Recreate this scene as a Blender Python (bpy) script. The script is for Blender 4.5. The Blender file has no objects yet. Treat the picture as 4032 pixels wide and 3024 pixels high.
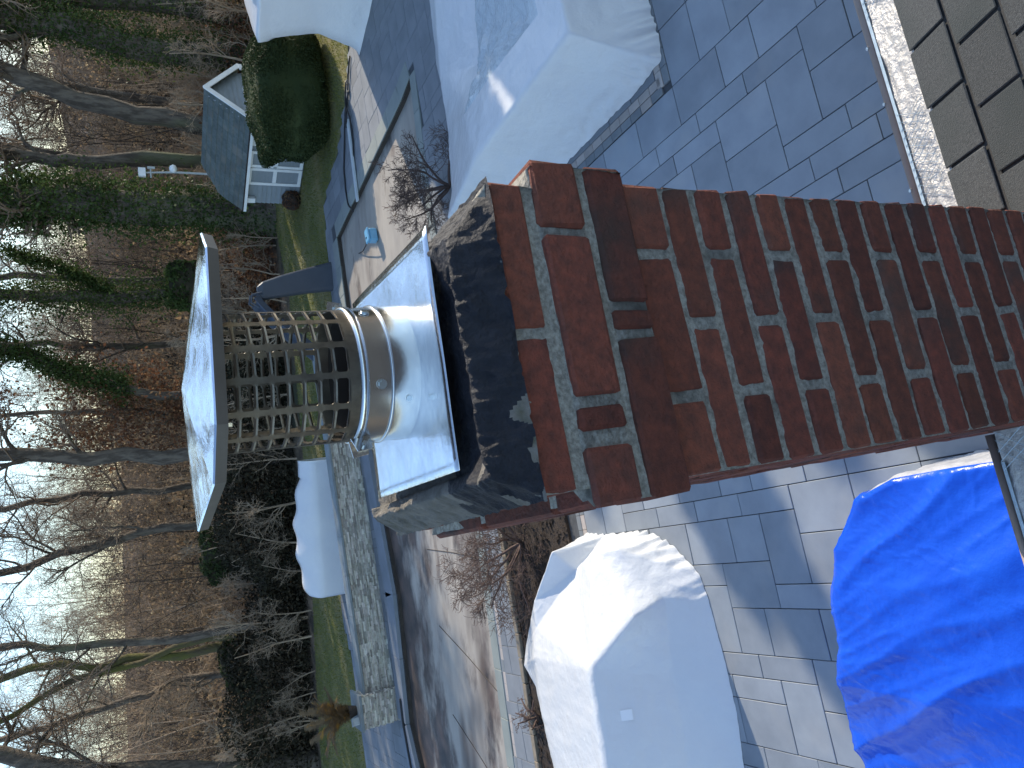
import bpy, bmesh, math, random
import numpy as np
from mathutils import Vector, Matrix, noise

random.seed(7)
RNG = np.random.default_rng(7)
sc = bpy.context.scene
R = math.radians

# ------------------------------------------------------------------ camera, world, sun, exposure
H = 6.0
TILT, ROLL = R(27.7), R(4.6)
F = Vector((0, math.cos(TILT), -math.sin(TILT)))
X0 = Vector((1, 0, 0)); U0 = Vector((0, math.sin(TILT), math.cos(TILT)))
RT = X0 * math.cos(ROLL) - U0 * math.sin(ROLL)
UP = X0 * math.sin(ROLL) + U0 * math.cos(ROLL)
cam_d = bpy.data.cameras.new('camera')
cam = bpy.data.objects.new('camera', cam_d)
sc.collection.objects.link(cam)
M = Matrix((-UP, RT, -F)).transposed().to_4x4()      # the phone was held upright: world up is image left
M.translation = Vector((0, 0, H))
cam.matrix_world = M
cam_d.sensor_width = 36; cam_d.lens = 2950 / 4032 * 36
cam_d.clip_start = 0.05; cam_d.clip_end = 2000
sc.camera = cam

SUN_AZ, SUN_EL = R(55), R(24)
world = bpy.data.worlds.new('World'); sc.world = world; world.use_nodes = True
wn = world.node_tree.nodes; bg = wn['Background']
sky = wn.new('ShaderNodeTexSky'); sky.sky_type = 'NISHITA'; sky.sun_disc = False
sky.sun_elevation = SUN_EL; sky.sun_rotation = SUN_AZ
sky.air_density = 1.0; sky.dust_density = 0.4; sky.ozone_density = 2.0
world.node_tree.links.new(sky.outputs[0], bg.inputs[0]); bg.inputs[1].default_value = 0.15
sd = bpy.data.lights.new('sun', 'SUN'); sd.energy = 2.7; sd.angle = R(0.5); sd.color = (1, .89, .72)
sun = bpy.data.objects.new('sun', sd); sc.collection.objects.link(sun)
S = Vector((math.sin(SUN_AZ) * math.cos(SUN_EL), math.cos(SUN_AZ) * math.cos(SUN_EL), math.sin(SUN_EL)))
sun.rotation_euler = (-S).to_track_quat('-Z', 'Y').to_euler()
sc.view_settings.view_transform = 'Standard'; sc.view_settings.look = 'None'
sc.view_settings.exposure = 1.2; sc.view_settings.gamma = 1.0
sc.render.engine = 'CYCLES'
sc.cycles.use_denoising = True
sc.cycles.max_bounces = 6; sc.cycles.diffuse_bounces = 3; sc.cycles.glossy_bounces = 3
sc.cycles.transparent_max_bounces = 6; sc.cycles.transmission_bounces = 3
sc.cycles.sample_clamp_indirect = 6

# ------------------------------------------------------------------ helpers
COL = sc.collection
HA = R(12.3)                                            # the house and its paving are turned by this
E1 = Vector((math.cos(HA), math.sin(HA), 0)); E2 = Vector((-math.sin(HA), math.cos(HA), 0))
def h(a, b, z=0.0): return E1 * a + E2 * b + Vector((0, 0, z))
def ha(p): return (p[0] * E1.x + p[1] * E1.y, p[0] * E2.x + p[1] * E2.y)
def pix(p):
    d = Vector(p) - Vector((0, 0, H)); k = d.dot(F)
    if k < .05: return None
    return (2016 - 2950 * d.dot(UP) / k, 3024 - (1512 + 2950 * d.dot(RT) / k))   # photo pixels, for picking the nearest pavers

def tag(o, label=None, cat=None, group=None, kind=None):
    if label: o['label'] = label
    if cat: o['category'] = cat
    if group: o['group'] = group
    if kind: o['kind'] = kind
    return o
def link(o, parent=None):
    COL.objects.link(o)
    if parent is not None: o.parent = parent
    return o
def empty(name, loc=(0, 0, 0), rz=0):
    o = bpy.data.objects.new(name, None); o.location = loc; o.rotation_euler = (0, 0, rz)
    o.empty_display_size = .1
    return link(o)
def meshdata(name, v, f, mat=None, smooth=False):
    m = bpy.data.meshes.new(name)
    m.from_pydata([tuple(p) for p in v], [], f)
    if mat: m.materials.append(mat)
    if smooth: m.polygons.foreach_set('use_smooth', [True] * len(m.polygons))
    m.update()
    return m
def mk(name, v, f, mat, parent=None, smooth=False):
    return link(bpy.data.objects.new(name, meshdata(name, v, f, mat, smooth)), parent)
def npmesh(name, V, Fa, mat, parent=None, smooth=False):
    """V (n,3) floats, Fa (m,k) ints with k = 3 or 4"""
    m = bpy.data.meshes.new(name)
    V = np.asarray(V, np.float32); Fa = np.asarray(Fa, np.int32); k = Fa.shape[1]
    m.vertices.add(len(V)); m.vertices.foreach_set('co', V.ravel())
    m.loops.add(Fa.size); m.loops.foreach_set('vertex_index', Fa.ravel())
    m.polygons.add(len(Fa)); m.polygons.foreach_set('loop_start', np.arange(0, Fa.size, k, dtype=np.int32))
    m.polygons.foreach_set('loop_total', np.full(len(Fa), k, np.int32))
    if smooth: m.polygons.foreach_set('use_smooth', np.ones(len(Fa), bool))
    m.update(calc_edges=True)
    if mat: m.materials.append(mat)
    return link(bpy.data.objects.new(name, m), parent)

BOXF = [(0, 3, 2, 1), (4, 5, 6, 7), (0, 1, 5, 4), (1, 2, 6, 5), (2, 3, 7, 6), (3, 0, 4, 7)]
def boxv(x0, x1, y0, y1, z0, z1):
    return [(x0, y0, z0), (x1, y0, z0), (x1, y1, z0), (x0, y1, z0), (x0, y0, z1), (x1, y0, z1), (x1, y1, z1), (x0, y1, z1)]
def box(name, dims, mat, parent=None, bev=0.0):
    """dims x0,x1,y0,y1,z0,z1"""
    return link(bpy.data.objects.new(name, bevbox(name, dims, bev, mat)), parent)
def bevbox(name, d, bev, mat, jit=0.0, rng=None, seg=1):
    m = bpy.data.meshes.new(name); bm = bmesh.new()
    vs = [bm.verts.new(p) for p in boxv(*d)]
    for f in BOXF: bm.faces.new([vs[i] for i in f])
    if bev > 0: bmesh.ops.bevel(bm, geom=list(bm.edges), offset=bev, segments=seg, affect='EDGES', profile=.6)
    if jit:
        for v in bm.verts: v.co += Vector([(rng.random() - .5) * 2 * jit for _ in range(3)])
    bm.to_mesh(m); bm.free()
    if mat: m.materials.append(mat)
    return m
class MB:
    """collects pieces that together are ONE part"""
    def __init__(s): s.v = []; s.f = []
    def add(s, v, f):
        o = len(s.v); s.v += [tuple(p) for p in v]; s.f += [tuple(i + o for i in q) for q in f]
    def box(s, *d): s.add(boxv(*d), BOXF)
    def boxm(s, d, m): s.add([m @ Vector(p) for p in boxv(*d)], BOXF)
    def tube(s, pts, rad, n=8, cap=True):
        pts = [Vector(p) for p in pts]; N = len(pts)
        if not hasattr(rad, '__len__'): rad = [rad] * N
        v = []; pu = None
        for i, p in enumerate(pts):
            t = (pts[min(i + 1, N - 1)] - pts[max(i - 1, 0)]).normalized()
            if pu is None: pu = t.cross(Vector((0, 0, 1)) if abs(t.z) < .9 else Vector((1, 0, 0))).normalized()
            pu = (pu - t * pu.dot(t)).normalized(); w = t.cross(pu)
            for k in range(n):
                a = 2 * math.pi * k / n
                v.append(p + (pu * math.cos(a) + w * math.sin(a)) * rad[i])
        f = [(i * n + k, i * n + (k + 1) % n, (i + 1) * n + (k + 1) % n, (i + 1) * n + k) for i in range(N - 1) for k in range(n)]
        if cap: f += [tuple(range(n - 1, -1, -1)), tuple(range((N - 1) * n, N * n))]
        s.add(v, f)
    def build(s, name, mat, parent=None, smooth=False): return mk(name, s.v, s.f, mat, parent, smooth)
def lathe(prof, n=48, cx=0, cy=0):
    v = [(cx + r * math.cos(2 * math.pi * k / n), cy + r * math.sin(2 * math.pi * k / n), z) for r, z in prof for k in range(n)]
    f = [(i * n + k, i * n + (k + 1) % n, (i + 1) * n + (k + 1) % n, (i + 1) * n + k) for i in range(len(prof) - 1) for k in range(n)]
    return v, f
def copy_tree(o, parent=None):
    c = o.copy(); COL.objects.link(c)
    if parent is not None: c.parent = parent
    for ch in o.children: copy_tree(ch, c)
    return c
def fbm(p, o=4):
    return noise.fractal(Vector(p), 1.0, 2.0, o)

def vn(x, y, z):
    # cheap smooth pseudo noise on arrays, about -0.6 .. 0.6
    return .28 * (np.sin(x * 2.3 + 1.7 * np.sin(y * 1.9 + z)) + np.sin(y * 2.7 + 1.3 * np.sin(x * 1.6 - z * 2)) * .8 + .6 * np.sin(x * 5.1 + y * 4.3 + z * 3 + np.sin(y * 3.7)))
def terrv(x, y):
    sm = lambda t: (lambda q: q * q * (3 - 2 * q))(np.clip(t, 0, 1))
    return -.34 + .32 * sm((y - 27.5) / 2.5) + 7.0 * sm((y - 36) / 60) + 4 * sm((x - 15) / 40) * sm((y - 30) / 30)
# ------------------------------------------------------------------ materials
def pm(name, c1, c2=None, scale=4.0, rough=.8, bump=0.0, bscale=40.0, rand=0.0, metal=0.0, spec=.5, c3=None, s3=1.0, t3=(.5, .62),
       bdist=.01, stretch=(1, 1, 1), detail=6, rvar=0.0, translucent=0.0, contrast=(.35, .65), island=0.0, huev=.03):
    m = bpy.data.materials.new(name); m.use_nodes = True
    nt = m.node_tree; n = nt.nodes; L = nt.links; b = n['Principled BSDF']
    tc = n.new('ShaderNodeTexCoord'); oi = n.new('ShaderNodeObjectInfo')
    ml = n.new('ShaderNodeMath'); ml.operation = 'MULTIPLY'; ml.inputs[1].default_value = 17.3; L.new(oi.outputs['Random'], ml.inputs[0])
    cb = n.new('ShaderNodeCombineXYZ')
    for i in range(3): L.new(ml.outputs[0], cb.inputs[i])
    ad = n.new('ShaderNodeVectorMath'); ad.operation = 'ADD'; L.new(tc.outputs['Object'], ad.inputs[0]); L.new(cb.outputs[0], ad.inputs[1])
    mp = n.new('ShaderNodeVectorMath'); mp.operation = 'MULTIPLY'; mp.inputs[1].default_value = stretch; L.new(ad.outputs[0], mp.inputs[0])
    vec = mp.outputs[0]
    def nz(s, d=detail):
        t = n.new('ShaderNodeTexNoise'); t.inputs['Scale'].default_value = s; t.inputs['Detail'].default_value = d
        t.inputs['Roughness'].default_value = .6; L.new(vec, t.inputs['Vector']); return t.outputs['Fac']
    def ramp(src, lo, hi):
        r = n.new('ShaderNodeMapRange'); r.inputs['From Min'].default_value = lo; r.inputs['From Max'].default_value = hi; r.clamp = True
        L.new(src, r.inputs['Value']); return r.outputs[0]
    def mix(fac, a, bb):
        x = n.new('ShaderNodeMix'); x.data_type = 'RGBA'
        L.new(fac, x.inputs['Factor'])
        for s, i in ((a, 'A'), (bb, 'B')):
            tgt = [k for k in x.inputs if k.name == i and k.type == 'RGBA'][0]
            if isinstance(s, tuple): tgt.default_value = (*s, 1)
            else: L.new(s, tgt)
        return [k for k in x.outputs if k.type == 'RGBA'][0]
    col = None
    if c2 is not None: col = mix(ramp(nz(scale), *contrast), c1, c2)
    if c3 is not None: col = mix(ramp(nz(s3, 3), *t3), col if col is not None else c1, c3)
    if island:
        rand = island; rsrc = n.new('ShaderNodeNewGeometry').outputs['Random Per Island']
    else: rsrc = oi.outputs['Random']
    if rand > 0:
        hs = n.new('ShaderNodeHueSaturation')
        if col is None: hs.inputs['Color'].default_value = (*c1, 1)
        else: L.new(col, hs.inputs['Color'])
        r = n.new('ShaderNodeMapRange'); r.inputs['To Min'].default_value = 1 - rand; r.inputs['To Max'].default_value = 1 + rand
        L.new(rsrc, r.inputs['Value']); L.new(r.outputs[0], hs.inputs['Value'])
        m2 = n.new('ShaderNodeMath'); m2.operation = 'MULTIPLY'; m2.inputs[1].default_value = 7.13; L.new(rsrc, m2.inputs[0])
        fr = n.new('ShaderNodeMath'); fr.operation = 'FRACT'; L.new(m2.outputs[0], fr.inputs[0])
        r2 = n.new('ShaderNodeMapRange'); r2.inputs['To Min'].default_value = .5 - rand * huev; r2.inputs['To Max'].default_value = .5 + rand * huev
        L.new(fr.outputs[0], r2.inputs['Value']); L.new(r2.outputs[0], hs.inputs['Hue'])
        col = hs.outputs[0]
    if col is None: b.inputs['Base Color'].default_value = (*c1, 1)
    else: L.new(col, b.inputs['Base Color'])
    b.inputs['Roughness'].default_value = rough; b.inputs['Metallic'].default_value = metal
    b.inputs['Specular IOR Level'].default_value = spec
    if rvar:
        r = n.new('ShaderNodeMapRange'); r.inputs['To Min'].default_value = rough - rvar; r.inputs['To Max'].default_value = rough + rvar
        L.new(nz(scale * 1.7), r.inputs['Value']); L.new(r.outputs[0], b.inputs['Roughness'])
    if bump:
        bp = n.new('ShaderNodeBump'); bp.inputs['Strength'].default_value = bump; bp.inputs['Distance'].default_value = bdist
        L.new(nz(bscale, 8), bp.inputs['Height']); L.new(bp.outputs[0], b.inputs['Normal'])
    if translucent:
        tr = n.new('ShaderNodeBsdfTranslucent'); mx = n.new('ShaderNodeMixShader'); mx.inputs[0].default_value = translucent
        if col is None: tr.inputs[0].default_value = (*c1, 1)
        else: L.new(col, tr.inputs[0])
        out = n['Material Output']; L.new(b.outputs[0], mx.inputs[1]); L.new(tr.outputs[0], mx.inputs[2]); L.new(mx.outputs[0], out.inputs[0])
    return m
MT = {}
MT['brick'] = pm('brick', (.245, .066, .036), (.112, .038, .025), 55, .92, 1.0, 160, .26, c3=(.06, .046, .036), s3=5, t3=(.54, .76), bdist=.006, huev=.014, contrast=(.3, .7), detail=10)
MT['mortar'] = pm('mortar', (.46, .425, .355), (.22, .20, .165), 130, .95, 1.0, 170, c3=(.12, .11, .09), s3=9, t3=(.54, .7), bdist=.008, contrast=(.35, .65), detail=8)
MT['tar'] = pm('black crown paint', (.011, .011, .015), (.02, .02, .026), 40, .6, 1.0, 140, spec=.3, c3=(.40, .38, .34), s3=14, t3=(.735, .76), bdist=.006, rvar=.12)
MT['cement'] = pm('weathered cement', (.24, .215, .18), (.14, .125, .10), 25, .95, 1.0, 110, c3=(.06, .065, .015), s3=9, t3=(.6, .7), bdist=.012)
MT['steel'] = pm('stainless steel', (.70, .69, .66), (.58, .57, .55), 8, .2, .12, 7, metal=1, bdist=.008, rvar=.06)
MT['steel_pan'] = pm('bright flashing steel', (.80, .81, .82), (.66, .67, .68), 18, .15, .25, 22, metal=1, bdist=.005, rvar=.08)
MT['steel_hood'] = pm('hood steel', (.82, .84, .87), (.72, .74, .77), 6, .07, .3, 12, metal=1, bdist=.008, rvar=.04)
MT['cage'] = pm('smoked steel mesh', (.19, .17, .14), (.12, .105, .09), 30, .45, .2, 60, metal=1, bdist=.002, rvar=.1)
MT['hood_lip'] = pm('darkened folded lip', (.34, .34, .33), (.26, .26, .25), 10, .4, .2, 30, metal=1, bdist=.002)  # lip colour darkened in place of the dark roof it should reflect
MT['screw'] = pm('screw zinc', (.6, .65, .66), None, rough=.3, metal=1)
MT['paver'] = pm('slate blue paver', (.26, .285, .31), (.21, .232, .255), 2.2, .55, .35, 120, .12, bdist=.002, rvar=.1, c3=(.29, .295, .295), s3=1.2, t3=(.55, .8))
MT['paver_far'] = pm('grey far paver', (.21, .22, .23), (.16, .17, .18), 1.5, .7, .3, 60, bdist=.003, island=.14)
MT['cream'] = pm('cream border paver', (.42, .36, .31), (.34, .3, .27), 6, .75, .3, 80, .12, bdist=.003)
MT['greyborder'] = pm('grey border paver', (.16, .175, .185), (.2, .21, .21), 6, .75, .3, 80, .12, bdist=.003)
MT['sand'] = pm('joint bed', (.08, .084, .088), (.055, .058, .06), 12, .95, .5, 90)
MT['shingle'] = pm('asphalt shingle', (.05, .052, .05), (.088, .09, .085), 160, .95, 1.0, 300, .16, bdist=.003, c3=(.05, .056, .052), s3=3, t3=(.45, .7))
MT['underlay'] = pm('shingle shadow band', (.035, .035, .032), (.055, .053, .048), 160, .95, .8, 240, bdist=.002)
MT['membrane'] = pm('crinkled foil membrane', (.62, .58, .52), (.42, .40, .38), 26, .34, 1.0, 55, metal=.35, bdist=.008, rvar=.14)
MT['film'] = pm('clear mesh film', (.5, .6, .66), (.35, .45, .52), 50, .3, .6, 90, bdist=.003)
MT['bar'] = pm('brown drip edge', (.33, .265, .225), (.27, .22, .185), 12, .5, .2, 40, bdist=.002)
MT['wrap'] = pm('white shrink wrap', (.83, .83, .82), (.79, .795, .80), 1.5, .24, .7, 8, bdist=.02, rvar=.08, translucent=.2)
MT['clearwrap'] = pm('thin glossy film', (.74, .80, .82), (.66, .73, .76), 2, .10, 1.0, 9, bdist=.06, rvar=.05, translucent=.15)
MT['tape'] = pm('white tape', (.85, .85, .85), None, rough=.4)
MT['tarp'] = pm('blue poly tarp', (.006, .08, .62), (.009, .10, .68), 3, .24, .45, 22, bdist=.01, rvar=.08, translucent=.08)
MT['tarp_glare'] = pm('painted glare tarp side', (.55, .55, .57), (.42, .43, .47), 14, .3, .9, 40, bdist=.01)  # sun glare on the tarp's right side, painted as a pale colour
MT['poolcover'] = pm('stained pool floor', (.42, .365, .295), (.29, .255, .215), .9, .6, .4, 14, c3=(.10, .07, .05), s3=.32, t3=(.52, .66), bdist=.01, stretch=(.55, 1.5, 1), rvar=.12)
MT['algae'] = pm('dark leaf sludge', (.04, .03, .024), (.10, .07, .055), 1.8, .7, .8, 18, c3=(.2, .2, .21), s3=.9, t3=(.56, .68), bdist=.02, stretch=(.6, 1.3, 1))
MT['coping'] = pm('blue grey coping', (.20, .22, .25), (.16, .18, .2), 1.6, .6, .2, 50, .06, bdist=.002)
MT['copgreen'] = pm('pale green coping', (.26, .28, .25), (.21, .23, .21), 1.6, .7, .2, 50, .06, bdist=.002)
MT['darkgap'] = pm('dark pool edge', (.03, .024, .018), (.055, .04, .03), 5, .8)
MT['stone'] = pm('ledgestone', (.50, .46, .39), (.36, .32, .255), 9, .9, .8, 60, bdist=.01, island=.45, huev=.05)
MT['stonecap'] = pm('bluestone cap', (.22, .25, .25), (.17, .19, .19), 3, .7, .3, 40)
MT['mulch'] = pm('bark mulch', (.06, .04, .027), (.025, .018, .014), 14, .95, 1.0, 50, bdist=.03)
MT['edging'] = pm('tan stone edging', (.26, .21, .15), (.18, .15, .11), 8, .9, .6, 40)
MT['lawn'] = pm('winter lawn', (.165, .16, .05), (.115, .125, .036), 2.5, .95, 1.0, 60, c3=(.25, .21, .09), s3=.7, t3=(.46, .68), bdist=.03)
MT['grass'] = pm('grass blades', (.22, .215, .055), (.15, .165, .042), 1.2, .7, spec=.2, c3=(.32, .265, .11), s3=.8, t3=(.46, .66), translucent=.35)
MT['litter'] = pm('leaf litter ground', (.30, .20, .125), (.085, .06, .042), 1.1, .95, 1.0, 6, c3=(.06, .06, .028), s3=.22, t3=(.5, .66), bdist=.3, contrast=(.38, .6), detail=10)
MT['bark'] = pm('grey bark', (.15, .125, .10), (.07, .056, .045), 7, .95, 1.0, 22, stretch=(1, 1, .25), bdist=.06, c3=(.13, .135, .075), s3=.8, t3=(.56, .7), contrast=(.4, .6))
MT['barkdark'] = pm('dark bark', (.05, .038, .03), (.03, .024, .02), 7, .95, 1.0, 22, stretch=(1, 1, .25), bdist=.05)
MT['barkmoss'] = pm('mossy bark', (.11, .11, .025), (.09, .07, .045), 3, .95, 1.0, 22, stretch=(1, 1, .3), bdist=.05)
MT['twig'] = pm('twigs', (.17, .125, .09), (.27, .20, .145), 1.5, .9, spec=.2)
MT['twigpale'] = pm('pale thicket stems', (.42, .325, .23), (.25, .185, .13), .8, .9, spec=.2)
MT['ivy'] = pm('ivy leaves', (.04, .068, .02), (.075, .105, .03), 1.1, .6, spec=.15, c3=(.17, .19, .07), s3=2.2, t3=(.58, .74), translucent=.3)
MT['evergreen'] = pm('evergreen leaves', (.034, .05, .019), (.054, .07, .026), 1.6, .7, spec=.12, translucent=.12)
MT['brownleaf'] = pm('dry brown leaves', (.21, .10, .055), (.12, .06, .038), 1.5, .85, spec=.15, c3=(.30, .20, .11), s3=2.5, t3=(.5, .65), translucent=.4)
MT['tanleaf'] = pm('tan dry leaves', (.40, .28, .165), (.25, .17, .10), .6, .9, spec=.15, c3=(.46, .37, .22), s3=1.6, t3=(.52, .68), translucent=.45)
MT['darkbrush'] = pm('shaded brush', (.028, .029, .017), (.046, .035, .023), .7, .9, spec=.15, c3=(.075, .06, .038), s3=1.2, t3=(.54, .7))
MT['siding'] = pm('grey blue siding', (.235, .26, .275), (.2, .225, .24), 3, .7, .25, 30, .07, stretch=(1, 1, 4), bdist=.004)
MT['whitetrim'] = pm('white painted trim', (.78, .78, .76), (.70, .70, .69), 4, .5, .1, 30)
MT['shedroof'] = pm('green grey shingle', (.075, .095, .09), (.115, .13, .122), 9, .95, .8, 60, .16, bdist=.01, c3=(.145, .14, .12), s3=1.3, t3=(.5, .68))
MT['glassdark'] = pm('dark window', (.03, .035, .04), None, rough=.08, spec=.8)
MT['slide'] = pm('blue grey plastic slide', (.055, .065, .085), (.045, .055, .072), 2, .45, .1, 20)
MT['blackrub'] = pm('black hose', (.012, .012, .013), None, rough=.5)
MT['bluebox'] = pm('light blue plastic', (.16, .40, .58), (.13, .34, .5), 5, .4)
MT['plank'] = pm('pale plank', (.52, .56, .56), (.45, .49, .5), 5, .6)
MT['frond'] = pm('dry fern frond', (.21, .14, .075), (.13, .09, .05), 6, .8, spec=.2, c3=(.42, .22, .05), s3=3, t3=(.56, .66), translucent=.3)
MT['greyplastic'] = pm('grey fixture', (.4, .42, .42), (.33, .35, .35), 6, .5)
MT['housewall'] = pm('house siding', (.5, .48, .45), (.44, .42, .4), 3, .8, .2, 20)
MT['shrubbark'] = pm('reddish shrub bark', (.085, .05, .04), (.15, .10, .08), 3, .85)

def pool_stains():
    m = MT['poolcover']; nt = m.node_tree; n = nt.nodes; L = nt.links; b = n['Principled BSDF']
    old = b.inputs['Base Color'].links[0].from_socket
    tc = n.new('ShaderNodeTexCoord'); sp = n.new('ShaderNodeSeparateXYZ'); L.new(tc.outputs['Object'], sp.inputs[0])
    def math_(op, a, c):
        x = n.new('ShaderNodeMath'); x.operation = op
        for i, q in enumerate((a, c)):
            if isinstance(q, (int, float)): x.inputs[i].default_value = q
            else: L.new(q, x.inputs[i])
        return x.outputs[0]
    dist = math_('SUBTRACT', sp.outputs[1], math_('ADD', math_('MULTIPLY', sp.outputs[0], .25), 20.6))     # minus metres from the far wall
    band = n.new('ShaderNodeMapRange'); band.inputs['From Min'].default_value = -3.4; band.inputs['From Max'].default_value = -.6; L.new(dist, band.inputs['Value'])
    left = n.new('ShaderNodeMapRange'); left.inputs['From Min'].default_value = 4.5; left.inputs['From Max'].default_value = -1.5; L.new(sp.outputs[0], left.inputs['Value'])
    mp = n.new('ShaderNodeVectorMath'); mp.operation = 'MULTIPLY'; mp.inputs[1].default_value = (.5, 1.1, 1); L.new(tc.outputs['Object'], mp.inputs[0])
    nz = n.new('ShaderNodeTexNoise'); nz.inputs['Scale'].default_value = .75; nz.inputs['Detail'].default_value = 8; nz.inputs['Roughness'].default_value = .68; L.new(mp.outputs[0], nz.inputs['Vector'])
    f = math_('ADD', nz.outputs['Fac'], math_('MULTIPLY', math_('MULTIPLY', band.outputs[0], left.outputs[0]), .22))
    r = n.new('ShaderNodeMapRange'); r.inputs['From Min'].default_value = .53; r.inputs['From Max'].default_value = .66; L.new(f, r.inputs['Value'])
    r3 = math_('MULTIPLY', r.outputs[0], .92)
    n2 = n.new('ShaderNodeTexNoise'); n2.inputs['Scale'].default_value = 2.2; n2.inputs['Detail'].default_value = 6; L.new(tc.outputs['Object'], n2.inputs['Vector'])
    cr = n.new('ShaderNodeValToRGB'); cr.color_ramp.elements[0].color = (.03, .022, .018, 1); cr.color_ramp.elements[0].position = .35; cr.color_ramp.elements[1].color = (.12, .075, .055, 1); cr.color_ramp.elements[1].position = .7
    L.new(n2.outputs['Fac'], cr.inputs[0])
    mx = n.new('ShaderNodeMix'); mx.data_type = 'RGBA'; L.new(r3, mx.inputs['Factor'])
    A = [k for k in mx.inputs if k.name == 'A' and k.type == 'RGBA'][0]; B = [k for k in mx.inputs if k.name == 'B' and k.type == 'RGBA'][0]
    L.new(old, A); L.new(cr.outputs[0], B); L.new([k for k in mx.outputs if k.type == 'RGBA'][0], b.inputs['Base Color'])
pool_stains()

# ------------------------------------------------------------------ ground sheet
def smooth01(x): x = min(1, max(0, x)); return x * x * (3 - 2 * x)
def terr(x, y):
    base = -.34 + .32 * smooth01((y - 27.5) / 2.5)
    hill = 7.0 * smooth01((y - 36) / 60) + 4 * smooth01((x - 15) / 40) * smooth01((y - 30) / 30)
    return base + hill + (0 if y < 55 else 2.6 * smooth01((y - 55) / 30) * (noise.noise(Vector((x * .045, 1.3, 4))) + .6 * noise.noise(Vector((x * .15, 2.3, 4))))) + (.25 * noise.noise(Vector((x * .12, y * .12, 3))) if y > 31 else 0)
xs = [-900, -300, -150, -110] + list(np.linspace(-80, 80, 107)) + [110, 150, 300, 900]
ys = [-300, -60, -10, 0, 8, 14, 20, 24, 26] + list(np.linspace(27.5, 70, 44)) + [80, 95, 120, 200, 500, 1500]
gv = [(x, y, terr(x, y)) for y in ys for x in xs]; nx = len(xs)
gf = [(j * nx + i, j * nx + i + 1, (j + 1) * nx + i + 1, (j + 1) * nx + i) for j in range(len(ys) - 1) for i in range(nx - 1)]
tag(mk('ground', gv, gf, MT['litter'], smooth=True), 'brown leaf littered ground running back under the bare woods', kind='structure')

def slab(name, poly, z0, z1, mat, parent=None):
    n = len(poly); v = [(p[0], p[1], z1) for p in poly] + [(p[0], p[1], z0) for p in poly]
    f = [tuple(range(n))] + [((i + 1) % n, i, n + i, n + (i + 1) % n) for i in range(n)]
    o = mk(name, v, f, mat, parent); return o
lawn_poly = [(-40, 22.6), (-11.4, 23.3), (-8.4, 24.0), (-7.1, 24.8), (-3, 24.6), (1, 23.6), (3.2, 22.9), (4.7, 23.0), (6.0, 22.9), (7.0, 21.0), (8.2, 19.6), (9.2, 19.2), (14, 17.6), (30, 17), (34, 29.5), (20, 30.5), (8, 31), (4, 29), (-5.4, 28.7), (-9, 29.4), (-13, 30), (-40, 31)]
lawn = tag(slab('lawn', lawn_poly, -.2, .0, MT['lawn']), 'green winter lawn between the patio and the woods', kind='structure')
def inpoly(x, y, P):
    c = False; j = len(P) - 1
    for i in range(len(P)):
        xi, yi = P[i][0], P[i][1]; xj, yj = P[j][0], P[j][1]
        if (yi > y) != (yj > y) and x < (xj - xi) * (y - yi) / (yj - yi) + xi: c = not c
        j = i
    return c
# grass blades
gV = []; gF = []
pts = RNG.uniform((-14, 18.5), (12, 31), (70000, 2))
k = 0
for x, y in pts:
    if not inpoly(x, y, lawn_poly): continue
    hh = RNG.uniform(.03, .075); a = RNG.uniform(0, 6.28); w = .014
    dx, dy = math.cos(a) * w, math.sin(a) * w
    lx, ly = RNG.uniform(-.03, .03, 2)
    gV += [(x - dx, y - dy, 0), (x + dx, y + dy, 0), (x + lx, y + ly, hh)]; gF.append((k, k + 1, k + 2)); k += 3
tag(npmesh('grass', gV, gF, MT['grass']), 'short green grass blades on the lawn', 'grass', kind='stuff')

# ------------------------------------------------------------------ patio: joint bed + pavers
POOL = [(-12, 12.55), (-7.2, 12.85), (-4.5, 13.2), (0, 13.9), (4.2, 14.75), (6.75, 15.0), (6.45, 15.7), (4.71, 21.74), (2.15, 21.25), (-3.0, 19.6), (-5.2, 18.85), (-8.5, 18.6), (-10.2, 17.6), (-12, 15.6)]
patio_poly = [tuple(h(-16, .6)[:2]), tuple(h(16, .6)[:2]), tuple(h(16, 14.5)[:2]), (9.2, 19.2), (8.2, 19.6), (7.0, 21.0), (6.0, 22.9), (4.7, 23.0), (3.2, 22.9), (1, 23.6), (-3, 24.6), (-7.1, 24.8), (-8.4, 24.0), (-11.4, 23.3), (-22, 22.9), tuple(h(-16, 5)[:2])]
# bed built as a strip ring around the pool opening
patio = mk('patio', [], [], MT['sand'])
bmp = bmesh.new()
def loop(poly, z): return [bmp.verts.new((p[0], p[1], z)) for p in poly]
o1 = loop(patio_poly, -.022); o2 = loop(POOL, -.022)
e = []
for lp in (o1, o2):
    for i in range(len(lp)): e.append(bmp.edges.new((lp[i], lp[(i + 1) % len(lp)])))
bmesh.ops.triangle_fill(bmp, use_beauty=True, use_dissolve=False, edges=e)
for f in list(bmp.faces):
    c = f.calc_center_median()
    if inpoly(c.x, c.y, POOL): bmp.faces.remove(f)
for f in bmp.faces:
    if f.normal.z < 0: f.normal_flip()
bmp.to_mesh(patio.data); bmp.free(); patio.data.materials.append(MT['sand'])
tag(patio, 'blue grey slab patio round the pool and along the house', kind='structure')

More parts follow.
